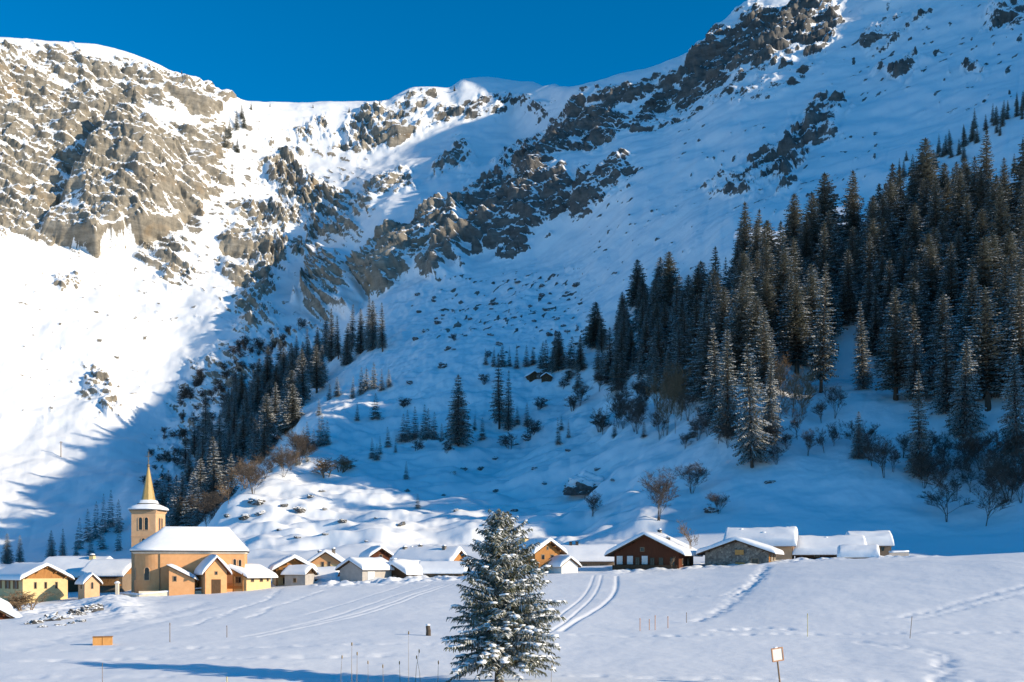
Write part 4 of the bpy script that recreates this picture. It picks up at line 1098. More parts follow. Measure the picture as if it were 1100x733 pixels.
low_wall('garden_wall', [px3(955, 600, 168), px3(976, 599, 168)], .9, .35, M['plaster_grey'], 'short grey garden wall topped with snow at the village end', snow=.3)
for k, (x, y) in enumerate(((574, 408), (587, 410))):
    p = hit(x, y)
    house(('tiny dark hay cabin on the upper slope below the forest, left of two', 'tiny dark hay cabin on the upper slope below the forest, right of two')[k], x, p.y, R(20-30*k), 4.5, 5, 1.8, 1.5, 'wood_dark', T=.5, o=.4, z0=p.z+.3, name='cabin', cat='cabin', wins=[('F', 0, 1.0, .7, .7)])
# ------------------------------------------------------------------ trees
def spruce_mesh(name, H, RAD, nwh, nbr, step, seed, base=.06, lop=0.0, mats=None, twig=.66, droop=.35, power=.85, dens=1.0):
    """trunk and drooping, feathered branches; returns (trunk mesh builder, crown arrays)"""
    rr = np.random.RandomState(seed)
    V = []; F = []
    def quad(a, b, c, d):
        n = len(V); V.extend((a, b, c, d)); F.append((n, n+1, n+2, n+3))
    def tri(a, b, c):
        n = len(V); V.extend((a, b, c)); F.append((n, n+1, n+2))
    for k in range(nwh):
        t = base+(1-base)*(k+rr.uniform(-.35, .35))/nwh
        t = min(max(t, base), .985)
        rad = RAD*(1-t)**power*(1-.35*math.exp(-((t-base)/.05)**2))+.04*RAD
        nb = max(4, int(nbr*(1-.45*t)))
        a0 = rr.uniform(0, 6.28)
        for j in range(nb):
            if rr.rand() > dens: continue
            a = a0+6.283*j/nb+rr.uniform(-.25, .25)
            L = rad*rr.uniform(.62, 1.18)*(1+lop*math.cos(a))
            z0 = t*H+rr.uniform(-.3, .3)*H/nwh
            dirx, diry = math.cos(a), math.sin(a); px_, py_ = -diry, dirx
            up = .25*t-.12*(1-t)
            dr = droop*(1-.7*t)
            n = max(3, int(L/step)); prev = None
            for i in range(n+1):
                f = i/n
                x = L*f
                z = z0+up*x-dr*L*(f**1.4)+.13*L*max(0, f-.65)
                p = np.array([dirx*x, diry*x, z])
                w = L*.17*math.sin(math.pi*min(1, .12+f*.88))**.7+.02*H/20
                if prev is not None:
                    # spine
                    pw = prev[1]
                    hz = np.array([px_, py_, 0])
                    quad(prev[0]-hz*pw*.22, prev[0]+hz*pw*.22, p+hz*w*.22, p-hz*w*.22)
                    for sg in (-1, 1):
                        ln = (twig*L*.5*(1-f*.65)+.1*step)*rr.uniform(.7, 1.25)
                        sw = rr.uniform(.25, .75); hang = rr.uniform(.25, .95)*ln
                        tip = p+hz*sg*ln*math.cos(sw*.8)+np.array([dirx, diry, 0])*ln*math.sin(sw*.8)-np.array([0, 0, hang])
                        hw = step*rr.uniform(.42, .75)
                        dv = np.array([dirx, diry, 0])*hw
                        m_ = p*.45+tip*.55+np.array([0, 0, .12*ln])
                        quad(p-dv, p+dv, m_+dv*.8, m_-dv*.8); tri(m_-dv*.8, m_+dv*.8, tip)
                prev = (p, w)
    # leader
    for q in range(3):
        a = q*1.05; e = np.array([math.cos(a), math.sin(a), 0])*.012*H
        tri(np.array([0, 0, H*.96])-e, np.array([0, 0, H*.96])+e, np.array([0, 0, H*1.01]))
    me = bpy.data.meshes.new(name+'_crown'); me.from_pydata([tuple(v) for v in V], [], F); me.materials.append(mats); me.update()
    return me

def trunk_mesh(H, r, seed, top=.97):
    b = MB(); rr = random.Random(seed)
    pts = [(rr.uniform(-.02, .02)*r*3*(i > 0), rr.uniform(-.02, .02)*r*3*(i > 0), -1.2 if i == 0 else H*top*i/6) for i in range(7)]
    b.tube(pts, [r*1.25]+[r*(1-i/6.4) for i in range(1, 7)], 7)
    o = b.build('trunk', M['bark'], None, True); me = o.data; bpy.data.objects.remove(o); return me

SPR = []
for k in range(7):
    H = 20.0
    SPR.append((spruce_mesh('spruce', H, [3.2, 3.6, 2.9, 3.9, 2.8, 3.4, 3.1][k], [40, 42, 38, 44, 38, 41, 39][k], 13, .34, 20+k, base=[.05, .10, .04, .07, .12, .05, .16][k],
                            lop=[0, .15, .1, .1, .2, 0, .2][k], mats=M['needles'], droop=[.38, .5, .3, .45, .35, .55, .4][k], power=[.72, .64, .8, .68, .78, .6, .7][k], dens=[1, .93, 1, .95, .88, 1, .9][k]), trunk_mesh(H, .27, k)))
SMALL = []
for k in range(4):      # young or far trees, one mesh each
    me = spruce_mesh('young_spruce', 20.0, [3.8, 4.4, 3.3, 5.0][k], [24, 22, 26, 20][k], 10, .6, 50+k, base=.03, mats=M['needles'], droop=.35, power=[.9, .8, 1.0, .85][k])
    SMALL.append(me)
PROTO = {}
def spruce(p, h, k=None, label='', group=None, wide=1.0, parts=True, name='spruce_tree', lean=None):
    rr = RS
    k = rr.randint(len(SPR)) if k is None else k
    e = empty(name, p, rr.uniform(0, 6.28)); tag(e, label, 'tree', group)
    s = h/20.0; e.scale = (s*wide, s*wide, s)
    e.rotation_euler = (rr.normal()*.018, rr.normal()*.018, e.rotation_euler[2])
    for nm, me in (('crown', SPR[k][0]), ('trunk', SPR[k][1])):
        o = bpy.data.objects.new(nm, me); COL.objects.link(o); o.parent = e
    return e
def young(p, h, label, group, wide=1.0, k=None, name='young_spruce'):
    k = RS.randint(len(SMALL)) if k is None else k
    o = bpy.data.objects.new(name, SMALL[k]); COL.objects.link(o); o.location = p; s = h/20
    o.scale = (s*wide, s*wide, s); o.rotation_euler = (RS.normal()*.02, RS.normal()*.02, RS.uniform(0, 6.28))
    tag(o, label, 'tree', group); return o

def in_poly(x, y, P):
    c = False; n = len(P)
    for i in range(n):
        x1, y1 = P[i]; x2, y2 = P[(i+1) % n]
        if (y1 > y) != (y2 > y) and x < (x2-x1)*(y-y1)/(y2-y1)+x1: c = not c
    return c
def scatter(P, n, dmin, seed, r0=None):
    """points on the terrain inside a region, kept dmin metres apart"""
    rr = np.random.RandomState(seed); out = []; tries = 0
    xs = [p[0] for p in P]; ys = [p[1] for p in P]
    while len(out) < n and tries < n*60:
        tries += 1
        x, y = rr.uniform(min(xs), max(xs)), rr.uniform(min(ys), max(ys))
        if not in_poly(x, y, P): continue
        p = hit(x, y, r0)
        if all((p-q).length > dmin for q, _, _ in out): out.append((p, x, y))
    return out
NT = [0, 0]
# the dark forest on the right
FOR = [(586,402),(622,378),(650,352),(700,318),(760,292),(800,282),(862,272),(915,262),(955,244),(1000,232),(1050,222),(1112,232),(1112,455),(1070,452),(1020,450),(975,440),(942,412),(928,352),(902,348),(888,405),(858,402),(836,425),(800,430),(770,440),(735,428),(700,425),(660,418),(620,412)]
for p, x, y in scatter(FOR, 176, 5.4, 1):
    far_ = np.interp(x, [586, 640, 760, 1100], [.55, .72, 1.0, 1.0])
    hh = RS.uniform(19, 31)*far_
    spruce(p-Vector((0, 0, .4)), hh, None, 'snow dusted dark spruce crowded into the dense forest on the right hand slope', 'spruces of the dense right hand forest', RS.uniform(1.2, 1.7)); NT[0] += 1
def lone(x, y, top, label, k=None, wide=1.0):
    p = hit(x, y); h = (y-top)/FPX*p.y
    return spruce(p-Vector((0, 0, .3)), h+.3, k, label, None, wide)
# trees one can tell apart
for a in [(782,470,352,'tall frosted spruce at the left of the clump reaching down into the snow',0,.95),
          (808,502,368,'lowest big spruce of the forest, its foot in the open snow',1,.95),
          (768,452,345,'sunlit spruce at the upper left of the protruding clump',2,1.0),
          (825,478,385,'shorter spruce on the right side of the protruding clump',3,.85),
          (882,422,282,'very tall slim spruce with a sunlit flank left of the snow gap',4,.95),
          (928,418,322,'slender dark spruce standing right in the snow gap of the forest',2,.85),
          (1036,470,362,'broad spruce low on the right with a brightly frosted top',3,1.0),
          (988,512,396,'slim spruce low on the right, left of the broad frosted one',0,.8),
          (1092,490,372,'dark spruce at the lower right edge of the forest',1,.9),
          (922,492,442,'small dark bushy spruce below the snow gap',5,1.1),
          (492,479,402,'tall frosted spruce standing alone on the middle of the open slope',3,1.15),
          (534,460,379,'tall dark spruce with a split top, right of the frosted lone one',4,1.0),
          (543,462,398,'shorter dark spruce leaning against the dark split topped one',2,.9),
          (1048,262,168,'tallest spruce on the skyline of the right hand forest',1,1.0),
          (1024,258,180,'tall spruce beside the tallest one on top of the forest',0,.9),
          (8,606,573,'frosted spruce behind the yellow house, the left one of a pair',3,1.15),
          (21,606,575,'frosted spruce behind the yellow house, the right one of a pair',0,1.1),
          (55,603,570,'dark little spruce behind the long chalet roof, nearest the pair',1,1.1),
          (68,603,568,'dark little spruce behind the long chalet roof, furthest from the pair',2,1.1)]:
    lone(*a); NT[0] += 1
# forest in the ravine on the left
RAV = [(176,575),(182,535),(205,490),(230,455),(262,425),(298,400),(335,392),(352,400),(352,425),(330,452),(300,482),(268,510),(240,540),(212,566),(192,585)]
for p, x, y in scatter(RAV, 90, 4.6, 2):
    hh = RS.uniform(17, 30)
    spruce(p-Vector((0, 0, .5)), hh, None, 'dark spruce among the trees of the shaded ravine behind the church', 'spruces in the ravine behind the church', RS.uniform(1.2, 1.75)); NT[0] += 1
for x, y, top in ((348,382,335),(358,388,330),(366,386,338),(380,378,326),(388,380,330),(396,378,318),(403,376,322),(412,378,324),(340,392,350),(330,398,352),(318,404,360),(372,392,346)):
    p = hit(x, y); spruce(p-Vector((0, 0, .5)), (y-top)/FPX*p.y, None, 'half sunlit spruce in the clump at the head of the ravine below the dark cliffs', 'sunlit spruces at the head of the ravine', 1.0); NT[0] += 1
# young spruces: rows on the open slope, the tree line high on the right, a few on the ridges
def row(pts, label, group, jit=3, wide=1.0):
    for x, y, hp in pts:
        p = hit(x+RS.uniform(-1, 1), y); young(p-Vector((0, 0, .2)), hp/FPX*p.y, label, group, wide*RS.uniform(.85, 1.15)); NT[1] += 1
row([(312,492,26),(320,488,30),(328,484,32),(334,484,24),(341,480,36),(347,478,34),(352,478,28),(300,500,24),(318,500,18),(290,508,20),(330,496,16)], 'young dark spruce in the row along the upper edge of the ravine', 'young spruces along the ravine edge')
row([(355,430,18),(364,426,22),(378,428,24),(388,424,30),(394,420,26),(402,418,30),(411,420,24),(420,416,20),(384,452,20),(403,450,28),(345,446,18)], 'young spruce in the band across the upper open slope', 'young spruces across the upper slope')
row([(400,492,22),(410,488,20),(418,480,22),(430,474,30),(437,474,34),(444,472,36),(452,474,40),(459,472,34),(466,472,30),(424,486,16),(405,494,18),(475,474,20),(562,458,26),(552,456,20),(518,472,24),(510,462,18)], 'young spruce in the thicket beside the lone frosted spruce', 'young spruces around the lone frosted spruce')
row([(523,392,18),(531,394,22),(541,394,26),(549,394,22),(556,396,26),(565,394,24),(573,392,20),(580,396,30),(586,400,36)], 'little dark spruce in the line below the hay cabins at the forest corner', 'little spruces at the forest corner')
row([(436,515,20),(449,546,16),(597,478,30),(607,470,20),(600,462,16),(654,470,22),(742,470,24),(746,462,18),(690,470,20)], 'small solitary spruce dotted on the snow below the forest', 'solitary small spruces below the forest')
tl = []
rt = np.random.RandomState(8)
for k in range(46):
    t = rt.uniform(0, 1); x = 962+t*140; y = 200-t*82+rt.normal()*6
    tl.append((x, y, rt.uniform(12, 24)))
row(tl, 'tiny dark spruce in the tree line climbing across the upper right slope', 'tree line on the upper right slope', wide=1.0)
row([(1070,232,28),(1086,224,26),(1096,214,22),(1064,205,16),(1090,186,22),(1042,205,16),(1104,240,26),(1098,160,14)], 'little dark spruce dotted on the snow above the right hand forest', 'spruces above the right hand forest')
row([(124,64,5),(180,69,9),(196,80,5),(248,148,20),(254,140,22),(258,128,16),(243,158,22),(262,138,18),(268,118,8),(290,115,5),(336,116,5),(375,121,6),(408,113,6),(256,164,16),(470,103,6),(488,98,7)], 'tiny spruce on the rocks and crests of the sunny left mountain', 'tiny spruces on the sunny mountain', wide=.9)
row([(85,590,34),(95,582,36),(104,578,40),(112,572,42),(120,566,40),(128,572,36),(110,590,30),(98,596,28),(126,592,30),(82,598,26)], 'dark shaded tree on the lower slope left of the church tower', 'dark trees left of the bell tower', wide=.8)

for p, x, y in scatter([(600,402),(604,392),(630,376),(700,336),(760,320),(860,300),(940,280),(930,340),(860,390),(780,420),(700,428),(640,420),(606,418)], 140, 3.0, 31):
    young(p-Vector((0, 0, .3)), RS.uniform(9, 17), 'half grown spruce filling the gaps of the dense right hand forest', 'half grown spruces in the right hand forest', RS.uniform(1.0, 1.4))
for p, x, y in scatter(RAV, 75, 3.5, 32):
    young(p-Vector((0, 0, .3)), RS.uniform(8, 15), 'half grown spruce between the ravine trees behind the church', 'half grown spruces in the ravine', RS.uniform(1.0, 1.5))
# bare broadleaf trees
def bare_mesh(name, H, spread, seed, mat, levels=4, r=.16, upright=.5, stems=1):
    rr = random.Random(seed); b = MB()
    def grow(p, d, L, rad, lev):
        n = 3 if lev > 1 else 2; pts = [p]; q = p.copy(); dd = d.copy()
        for i in range(n):
            dd = (dd+Vector((rr.gauss(0, .12), rr.gauss(0, .12), .05*upright))).normalized(); q = q+dd*L/n; pts.append(q.copy())
        b.tube(pts, [rad*(1-.45*i/n) for i in range(n+1)], 5 if lev >= levels-1 else 3, 0, False)
        if lev == 0: return
        k = rr.randint(4, 6) if lev > 1 else rr.randint(4, 6)
        for i in range(k):
            f = rr.uniform(.3, 1.0) if lev < levels else rr.uniform(.25, 1.0)
            idx = f*n; i0 = min(int(idx), n-1); s = pts[i0].lerp(pts[i0+1], idx-i0)
            ax = Vector((rr.gauss(0, 1), rr.gauss(0, 1), rr.gauss(0, .4)))
            nd_ = (dd*upright+ax.normalized()*spread).normalized(); nd_.z = max(nd_.z, -.1+.3*upright)
            grow(s, nd_.normalized(), L*rr.uniform(.42, .68), max(rad*.5, .018), lev-1)
    for s in range(stems):
        a = rr.uniform(0, 6.28); off = .25*(stems > 1)
        grow(Vector((off*math.cos(a), off*math.sin(a), -.3)), Vector((math.cos(a)*.25*(stems > 1), math.sin(a)*.25*(stems > 1), 1)).normalized(), H*.58, r, levels)
    o = b.build(name, mat, None, False, False); me = o.data; bpy.data.objects.remove(o); return me
BARE_T = [bare_mesh('bare', 9, .75, 60+k, M['twig_tan'], 4, .09, .9, 1+k) for k in range(3)]
BARE_D = [bare_mesh('bare', 9, .75, 70+k, M['twig_dark'], 4, .07, .85, 2+k) for k in range(4)]
BUSH_T = [bare_mesh('bush', 3, .8, 80+k, M['twig_tan'], 3, .05, .6, 6) for k in range(2)]
BUSH_D = [bare_mesh('bush', 3, .8, 90+k, M['twig_dark'], 3, .05, .6, 6) for k in range(2)]
NB = [0]
def bare(pool, x, y, top, label, group=None, base=9.0, name='bare_tree', cat='tree', wide=1.0, p=None):
    p = hit(x, y) if p is None else p
    s = max((y-top)/FPX*p.y, .4)/base
    o = bpy.data.objects.new(name, pool[RS.randint(len(pool))]); COL.objects.link(o); o.location = p-Vector((0, 0, .1)); o.scale = (s*wide, s*wide, s)
    o.rotation_euler = (0, 0, RS.uniform(0, 6.28)); tag(o, label, cat, group); NB[0] += 1; return o
bare(BARE_D, 708, 560, 500, 'round crowned bare tree alone on the shaded snow above the dark red chalet')
bare(BARE_D, 744, 530, 492, 'small bare tree just right of the round crowned one')
bare(BARE_D, 772, 552, 525, 'low bare sapling beside a dark boulder on the shaded slope')
bare(BARE_T, 740, 612, 550, 'tall slim tan bare tree at the right corner of the dark red chalet', p=at(740, 160), wide=.7)
bare(BARE_T, 722, 614, 594, 'thin little bare tree in front of the dark red chalet', p=at(722, 151), wide=.6)
bare(BARE_D, 1016, 562, 494, 'wide bare tree low in the right hand corner of the forest edge')
bare(BARE_D, 1058, 565, 504, 'bare tree right of the wide bare one at the lower forest edge')
bare(BARE_D, 1084, 540, 482, 'bare tree nearest the right edge of the photo')
bare(BARE_D, 636, 556, 526, 'faint bare tree beside the snow covered ruin')
for p, x, y in scatter([(686,455),(700,440),(735,448),(728,468),(694,470)], 9, 2.5, 4):
    bare(BARE_T, x, y, y-RS.uniform(44, 62), 'tan frosted larch in the bright bare clump below the dense forest', 'tan bare trees below the dense forest', wide=.55)
for p, x, y in scatter([(828,440),(842,425),(872,430),(868,455),(835,462)], 8, 2.5, 5):
    bare(BARE_T, x, y, y-RS.uniform(38, 54), 'tan bare tree between the tall spruces left of the snow gap', 'tan bare trees between the tall spruces', wide=.6)
for p, x, y in scatter([(600,420),(660,420),(730,440),(780,470),(860,470),(900,440),(905,500),(830,505),(700,478),(640,470)], 34, 3, 6):
    bare(BARE_D, x, y, y-RS.uniform(20, 44), 'dark bare tree on the snow along the lower forest edge', 'dark bare trees along the lower forest edge', wide=.8)
for p, x, y in scatter([(905,470),(960,490),(1010,490),(1105,500),(1105,545),(1040,540),(980,530),(930,505)], 30, 3, 7):
    bare(BARE_D, x, y, y-RS.uniform(26, 52), 'dark bare tree in the tangle at the lower right of the forest', 'dark bare trees at the lower right of the forest', wide=.85)
for p, x, y in scatter([(196,570),(212,556),(262,522),(300,498),(322,488),(330,496),(285,525),(240,555),(205,580)], 22, 3.5, 9):
    bare(BARE_T if RS.rand() < .3 else BARE_D, x, y, y-RS.uniform(22, 40), 'bare tree along the lower edge of the ravine behind the church', 'bare trees along the ravine', wide=1.0)
bare(BARE_T, 208, 566, 530, 'round frosted tan tree directly above the church roof', wide=1.2)
bare(BARE_T, 266, 525, 500, 'spreading brown bare tree on the ravine edge above the church', wide=1.5)
bare(BUSH_T, 350, 512, 484, 'brown bush on the open slope, the left of two', None, 3.0, 'bush', 'bush', 1.1)
bare(BUSH_T, 366, 508, 482, 'brown bush on the open slope, the right of two', None, 3.0, 'bush', 'bush', 1.2)
for x, y, h in ((436,438,16),(520,412,14),(566,470,26),(545,482,22),(610,440,20),(600,418,16),(490,366,10),(575,440,18),(480,486,14),(638,462,24),(448,484,14),(524,384,10)):
    bare(BUSH_D, x, y, y-h, 'dark leafless bush scattered on the open slope', 'leafless bushes on the open slope', 3.0, 'bush', 'bush', 1.0)
for p, x, y in scatter([(150,520),(175,470),(190,425),(230,385),(285,358),(330,352),(300,395),(240,440),(200,490),(180,540)], 90, 3.5, 12):
    bare(BUSH_D, x, y, y-RS.uniform(7, 15), 'dark brush on the rocky upper side of the ravine', 'dark brush on the ravine rocks', 3.0, 'bush', 'bush', 1.0)
bare(BUSH_T, 28, 666, 634, 'rust brown bush in front of the yellow house at the left edge', None, 3.0, 'bush', 'bush', 1.5, p=at(28, 112))
bare(BUSH_T, 19, 648, 632, 'smaller rust brown bush behind the bigger one by the yellow house', None, 3.0, 'bush', 'bush', 1.3, p=at(18, 124))
print('spruce', NT, 'bare', NB)

# ------------------------------------------------------------------ boulders
def boulder_mesh(seed, flat):
    vs, fs = ico(4); v = np.array(vs, np.float32)
    n = fbm(v[:, 0]*1.3+seed*7, v[:, 1]*1.3, v[:, 2]*1.3, 4, .55); q = np.round(n*3)/3
    r = 1+.30*n+.12*q
    v = v*r[:, None]*np.array([1.25, 1.0, flat])
    me = bpy.data.meshes.new('boulder'); me.from_pydata([tuple(map(float, p)) for p in v], [], fs); me.materials.append(M['boulder']); me.update(); return me
BOU = [boulder_mesh(k, [.62, .7, .55, .8][k]) for k in range(4)]
def boulder(x, y, wpx, label, group=None, p=None, sink=.25):
    p = hit(x, y) if p is None else p
    r = wpx*.72/FPX*p.y/2.4
    o = bpy.data.objects.new('boulder', BOU[RS.randint(4)]); COL.objects.link(o); o.location = p+Vector((0, 0, r*(sink-.4*RS.rand()))); o.scale = (r, r, r*RS.uniform(.8, 1.1)); o.rotation_euler = (RS.normal()*.2, RS.normal()*.2, RS.uniform(0, 6.28))
    tag(o, label, 'boulder', group); return o
boulder(477, 394, 17, 'large dark boulder high on the open slope')
boulder(457, 356, 17, 'dark boulder below the shaded cliffs')
boulder(442, 412, 12, 'dark boulder in line with the band of young spruces')
boulder(564, 470, 20, 'dark boulder under the trees right of the split topped spruce')
boulder(530, 492, 10, 'small boulder below the split topped spruce')
boulder(764, 550, 22, 'flat dark boulder on the shaded slope beside a bare sapling')
boulder(826, 518, 14, 'small dark boulder at the foot of the lowest spruce')
boulder(582, 405, 24, 'dark rock beside the two hay cabins')
for x, y, w in ((305,540,12),(322,545,18),(349,543,7),(368,556,15),(404,553,6),(437,524,9),(280,548,14),(262,552,18),(246,550,9),(276,536,26),(430,560,15),(490,545,8),(498,500,14),(515,500,10),(486,505,12),(532,524,9),(552,545,12),(575,500,10),(476,528,8),(346,524,12),(334,530,10),(394,578,7),(300,566,8),(520,560,6),(640,500,10),(585,515,9),(610,480,9),(660,512,8),(320,574,10),(350,570,9)):
    boulder(x, y+4, w, 'snow capped boulder on the hummocky slope above the village roofs', 'boulders on the slope above the village')
bs = np.random.RandomState(21)
for k in range(46):
    x = bs.uniform(440, 640); y = bs.uniform(300, 385)-(x-540)*.12
    boulder(x, y, bs.uniform(4, 12), 'dark rock of the boulder field below the shaded cliffs', 'rocks of the boulder field')
for x, y, w in ((38,670,24),(52,667,34),(68,664,38),(84,661,36),(98,657,28),(108,653,20),(86,668,16),(64,672,18),(46,674,14),(76,670,18)):
    boulder(x, y, w, 'grey boulder of the snowy bank in front of the tiny chapel', 'boulders of the bank below the chapel', p=fpt(x, y), sink=.1)
# rock under a hood of snow
rp = hit(628, 528); print('hood', pq(rp))
e = empty('snow_hooded_rock', rp, R(15)); tag(e, 'bulky dark rock under a hood of snow on the middle slope', 'rock')
for nm, sc, off, mt, sd in (('rock', (5.4, 3.6, 2.8), (-.9, -.6, 0), 'boulder', 3), ('snow_hood', (6.4, 4.2, 3.0), (.9, .7, 1.9), 'snow', 5)):
    vs, fs = ico(5); v = np.array(vs, np.float32); n = fbm(v[:, 0]*1.5+sd, v[:, 1]*1.5, v[:, 2]*1.5, 5, .55)
    v = v*(1+.38*n)[:, None]; v[:, 2] = np.maximum(v[:, 2], -.35)*(1-.45*np.clip(v[:, 0], -1, 1)*.5)
    b = MB(); b.add([tuple(float(q) for q in (a*sc[0]+off[0], c*sc[1]+off[1], d_*sc[2]+off[2])) for a, c, d_ in v], fs); b.build(nm, M[mt], e, True)
# ------------------------------------------------------------------ foreground
def front_spruce():
    p = at(536, 37.2); H = 6.3
    root = empty('snowy_spruce', p, 0); tag(root, 'bushy young spruce laden with snow standing alone in the foreground snowfield', 'tree')
    rr = np.random.RandomState(77); V = []; F = []; SV = []; SF = []; blobs = MB(); W = MB()
    def q4(VV, FF, a, b, c, d): n = len(VV); VV.extend((a, b, c, d)); FF.append((n, n+1, n+2, n+3))
    def ribbon(VV, FF, p0, d, side, ln, w, sag, lift=0.0, n=3):
        prev = None
        for i in range(n+1):
            f = i/n; c = p0+d*ln*f+np.array([0, 0, -sag*ln*f*f+lift]); ww = w*(1-.8*f**1.5)*(1+.25*math.sin(7*f+p0[0]*30))
            cur = (c-side*ww, c+side*ww)
            if prev is not None: q4(VV, FF, prev[0], prev[1], cur[1], cur[0])
            prev = cur
    nwh = 40
    for k in range(nwh):
        t = .15+.84*(k+rr.uniform(-.3, .3))/nwh; t = min(t, .985)
        rad = 2.2*min(1, (1-t)/.64)**.66*(1 if t > .24 else .80+.83*(t-.0))+.03
        nb = max(5, int(13*(1-.5*t)))
        a0 = rr.uniform(0, 6.28)
        for j in range(nb):
            a = a0+6.283*j/nb+rr.uniform(-.3, .3); L = rad*rr.uniform(.55, 1.08)*(1+.10*math.cos(a)+.30*float(pn(np.array([1.3*math.cos(a)+2]), np.array([1.3*math.sin(a)]), np.array([t*7.0]))[0]))
            dx, dy = math.cos(a), math.sin(a); D_ = np.array([dx, dy, 0]); S_ = np.array([-dy, dx, 0])
            z0 = t*H; slope = -.10+.95*t**1.2+rr.uniform(-.24, .2); dr = .30*(1-.6*t)
            def pos(f): return D_*L*f+np.array([0, 0, z0+slope*L*f-dr*L*f**1.6+.12*L*max(0, f-.6)])+S_*.08*L*math.sin(5*f+j)
            W.tube([tuple(pos(f)) for f in (0, .35, .7, 1)], [.028*(1-t)+.008, .018*(1-t)+.006, .010, .004], 4, 0, False)
            n = max(4, int(L/.055)); 
            heavy = rr.rand() < .8
            for i in range(1, n+1):
                f = i/n
                if f < .12 and L > .6: continue
                c = pos(f)
                for sg in (-1, 1):
                    ln = (.11+.30*L*(1-f)*.55+.05)*rr.uniform(.65, 1.2)
                    sw = rr.uniform(.35, .9); d = S_*sg*math.cos(sw)+D_*math.sin(sw)+np.array([0, 0, rr.uniform(-.75, .15)])
                    d = d/np.linalg.norm(d); sd = np.cross(d, np.array([0, 0, 1.0])); sd /= np.linalg.norm(sd)+1e-9
                    roll = rr.uniform(-.7, .7); up = np.cross(sd, d); sd2 = sd*math.cos(roll)+up*math.sin(roll)
                    w = rr.uniform(.024, .042); sag = rr.uniform(.1, .5)
                    ribbon(V, F, c, d, sd2, ln, w, sag)
                    if rr.rand() < .6: ribbon(V, F, c, d, np.cross(sd2, d), ln*.9, w*.8, sag, 0, 2)
                    if rr.rand() < (.19 if heavy else .05): ribbon(SV, SF, c, d, sd, ln*rr.uniform(.5, .95), w*rr.uniform(.7, 1.2), sag, .022, 3)
                if heavy and rr.rand() < .10+.12*f:
                    s_ = rr.uniform(.035, .085)*(.65+.45*L)
                    c2 = c+S_*rr.normal()*.1*L*(1-f)
                    blobs.blob((c2[0], c2[1], c2[2]+s_*.15), (s_*1.5, s_*1.5, s_*.42), int(rr.randint(1e6)), 1)
    tb = MB(); tb.tube([(0, 0, -.6), (.01, 0, .6), (.0, .02, 2.2), (0, 0, 4.4), (0, 0, H)], [.20, .155, .12, .07, .008], 9); tb.build('trunk', M['bark'], root, True)
    me = bpy.data.meshes.new('crown'); me.from_pydata([tuple(x) for x in V], [], F); me.materials.append(M['needles_near']); o = bpy.data.objects.new('crown', me); COL.objects.link(o); o.parent = root
    W.build('branches', M['bark'], root, False, False)
    n = len(blobs.v); bl = MB(); bl.v = blobs.v+[tuple(x) for x in SV]; bl.f = blobs.f+[tuple(i+n for i in f) for f in SF]; bl.m = [0]*len(bl.f)
    bl.build('snow_load', M['snow'], root, True, False)
    return root
front_spruce()

# sign on its post
p = at(838, 37.5)
sg = empty('sign', p, R(16)); tag(sg, 'small blank cream signboard in a reddish frame on a leaning post', 'sign'); sg.rotation_euler = (0, R(-7), R(16))
zt = (HY-709)/FPX*37.5-p.z
b = MB(); b.tube([(0, 0, -.4), (0, 0, zt+.1)], [.032, .03], 8); b.build('post', M['pole_wood'], sg)
b = MB(); b.box((0, -.045, zt+.21), (.40, .025, .42)); bo = b.build('board', M['sign_white'], sg)
for c, s in (((0, -.05, zt-.02), (.47, .05, .04)), ((0, -.05, zt+.44), (.47, .05, .04)), ((-.215, -.05, zt+.21), (.04, .05, .42)), ((.215, -.05, zt+.21), (.04, .05, .42))):
    b = MB(); b.box(c, s); b.build('frame', M['sign_frame'], sg)
b = MB(); b.blob((-.04, -.05, zt+.475), (.09, .045, .03), 4, 2); b.build('snow_cap', M['snow'], sg, True)
# poles marking the ski piste
def pole(x, yb, yt, mat, label, r=.022, lean=0, group=None, tipmat=None, cat='pole', name='marker_pole'):
    r *= .68
    p = fpt(x, yb); h = (yb-yt)/FPX*p.y
    e = empty(name, p); tag(e, label, cat, group); e.rotation_euler = (0, lean, RS.uniform(0, 6))
    b = MB(); b.tube([(0, 0, -.3), (0, 0, h*.86)], [r, r], 7); b.build('shaft', M[mat], e)
    b = MB(); b.tube([(0, 0, h*.86), (0, 0, h*.97), (0, 0, h)], [r*1.25, r*1.25, r*.5], 7); b.build('cap', M[tipmat or mat], e)
    return e
for x, yb, yt in ((688,678,664),(698,677,665),(704,677,661),(717,675,662)):
    pole(x, yb, yt, 'pole_orange', 'slim orange marker pole in the row of four on the snowfield', .035, 0, 'row of orange marker poles', 'pole_orange')
pole(738, 669, 658, 'pole_wood', 'single thin pole beside the footprint trail', .03)
pole(868, 684, 659, 'pole_yellow', 'pale yellow pole behind the signboard', .032)
pole(977, 686, 662, 'pole_wood', 'thin dark leaning pole at the right of the snowfield', .024, R(-6))
pole(182, 690, 669, 'pole_wood', 'thin pole in the snow between the church and the wooden box', .028)
pole(244, 685, 672, 'pole_wood', 'short thin pole in the snow right of the wooden box', .028)
pole(110, 735, 712, 'pole_wood', 'thin pole in the nearest snow below the wooden box', .014)
pole(244, 740, 727, 'pole_yellow', 'yellow marker peg at the bottom edge of the snowfield', .03)
pole(64, 491, 474, 'pole_wood', 'lonely mast on the sunlit slope above the bell tower', .25) if False else None
mp = hit(64, 491); e = empty('mast', mp); tag(e, 'lonely thin mast on the snow slope above the yellow house', 'mast')
b = MB(); b.tube([(0, 0, -1), (0, 0, 10)], [.28, .2], 6); b.build('shaft', M['pole_wood'], e)
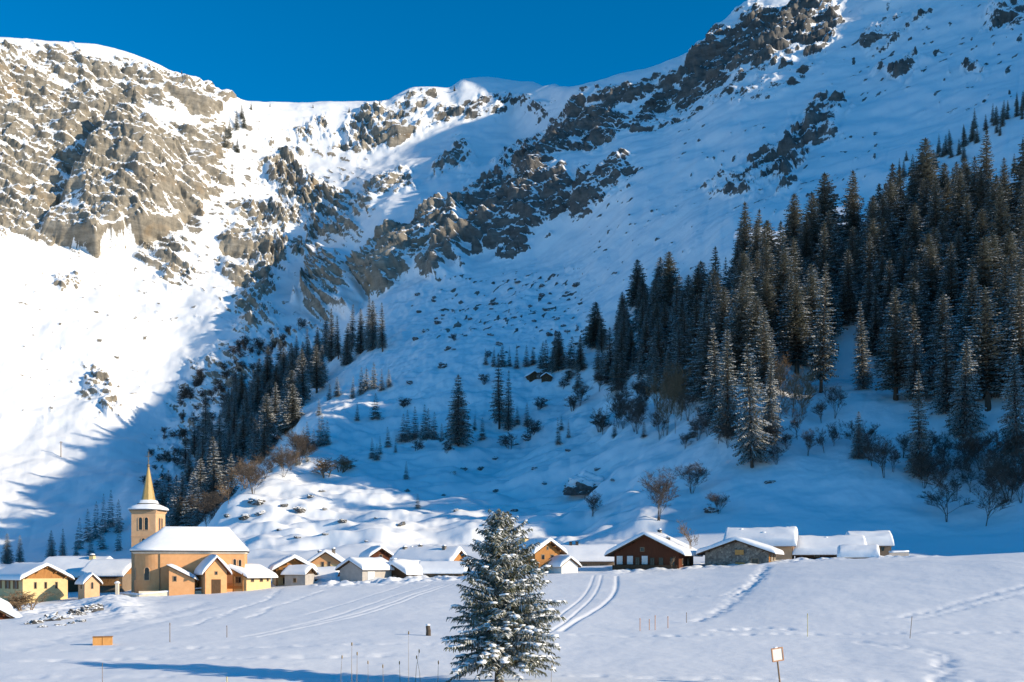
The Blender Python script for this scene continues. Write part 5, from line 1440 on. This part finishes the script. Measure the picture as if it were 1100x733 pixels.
b = MB(); b.box((0, 0, 9.4), (2.2, .2, .2)); b.build('crossarm', M['pole_wood'], e)
# stone lamp pillar beside the church
p = px3(126, 641, 148); e = empty('stone_pillar', p); tag(e, 'pale stone pillar with a cap beside the church terrace', 'pillar')
b = MB(); b.box((0, 0, .8), (.42, .42, 2.2)); b.build('shaft', M['plaster_cream'], e)
b = MB(); b.box((0, 0, 1.96), (.62, .62, .12)); b.blob((0, 0, 2.08), (.32, .32, .16), 3, 2); b.build('snow_cap', M['snow'], e)
# wooden box on the snow
p = fpt(110, 693); e = empty('wooden_box', p, R(18)); tag(e, 'orange wooden box lying on the snow at the lower left', 'box')
b = MB(); b.box((-.24, 0, .18), (.46, .55, .46)); b.build('body', M['orange_board'], e)
b = MB(); b.box((.26, .02, .20), (.48, .55, .46)); b.build('body', M['orange_board'], e)
b = MB(); b.box((.02, 0, .445), (1.02, .6, .03)); b.build('lid', M['wood_honey'], e)
# stump
p = fpt(460, 683); e = empty('stump', p); tag(e, 'short snow dusted stump left of the foreground spruce', 'stump')
b = MB(); b.tube([(0, 0, -.3), (.02, 0, .3), (-.03, .01, .62)], [.17, .15, .13], 9); b.build('wood', M['bark'], e, True)
b = MB(); b.blob((-.02, 0, .66), (.15, .15, .08), 3, 2); b.build('snow_cap', M['snow'], e, True)
# dry stalks
rr = random.Random(9)
for k, (x, yt, ln) in enumerate(((378,692,.0),(383,702,.1),(439,680,.0),(446,700,.25),(452,706,.3),(412,716,.1),(366,706,-.1),(430,712,-.1),(592,716,.1),(470,712,.1),(395,712,-.1))):
    d = 36.5+rr.uniform(-1, 1); p = at(x, d); h = (HY-yt)/FPX*d-p.z
    e = empty('dry_stalk', p, rr.uniform(0, 6)); tag(e, 'dry brown weed stalk poking through the nearest snow', 'weed', 'dry stalks in the foreground')
    b = MB(); tip = Vector((ln*h*.5, 0, h)); b.tube([(0, 0, -.1), (ln*h*.15, .01, h*.5), tuple(tip)], [.010, .008, .004], 4); b.build('stem', M['grass_dry'], e)
    b = MB()
    b.blob(tuple(tip), (.028, .028, .085), k, 1)
    b.build('seed_head', M['grass_dry'], e, False)
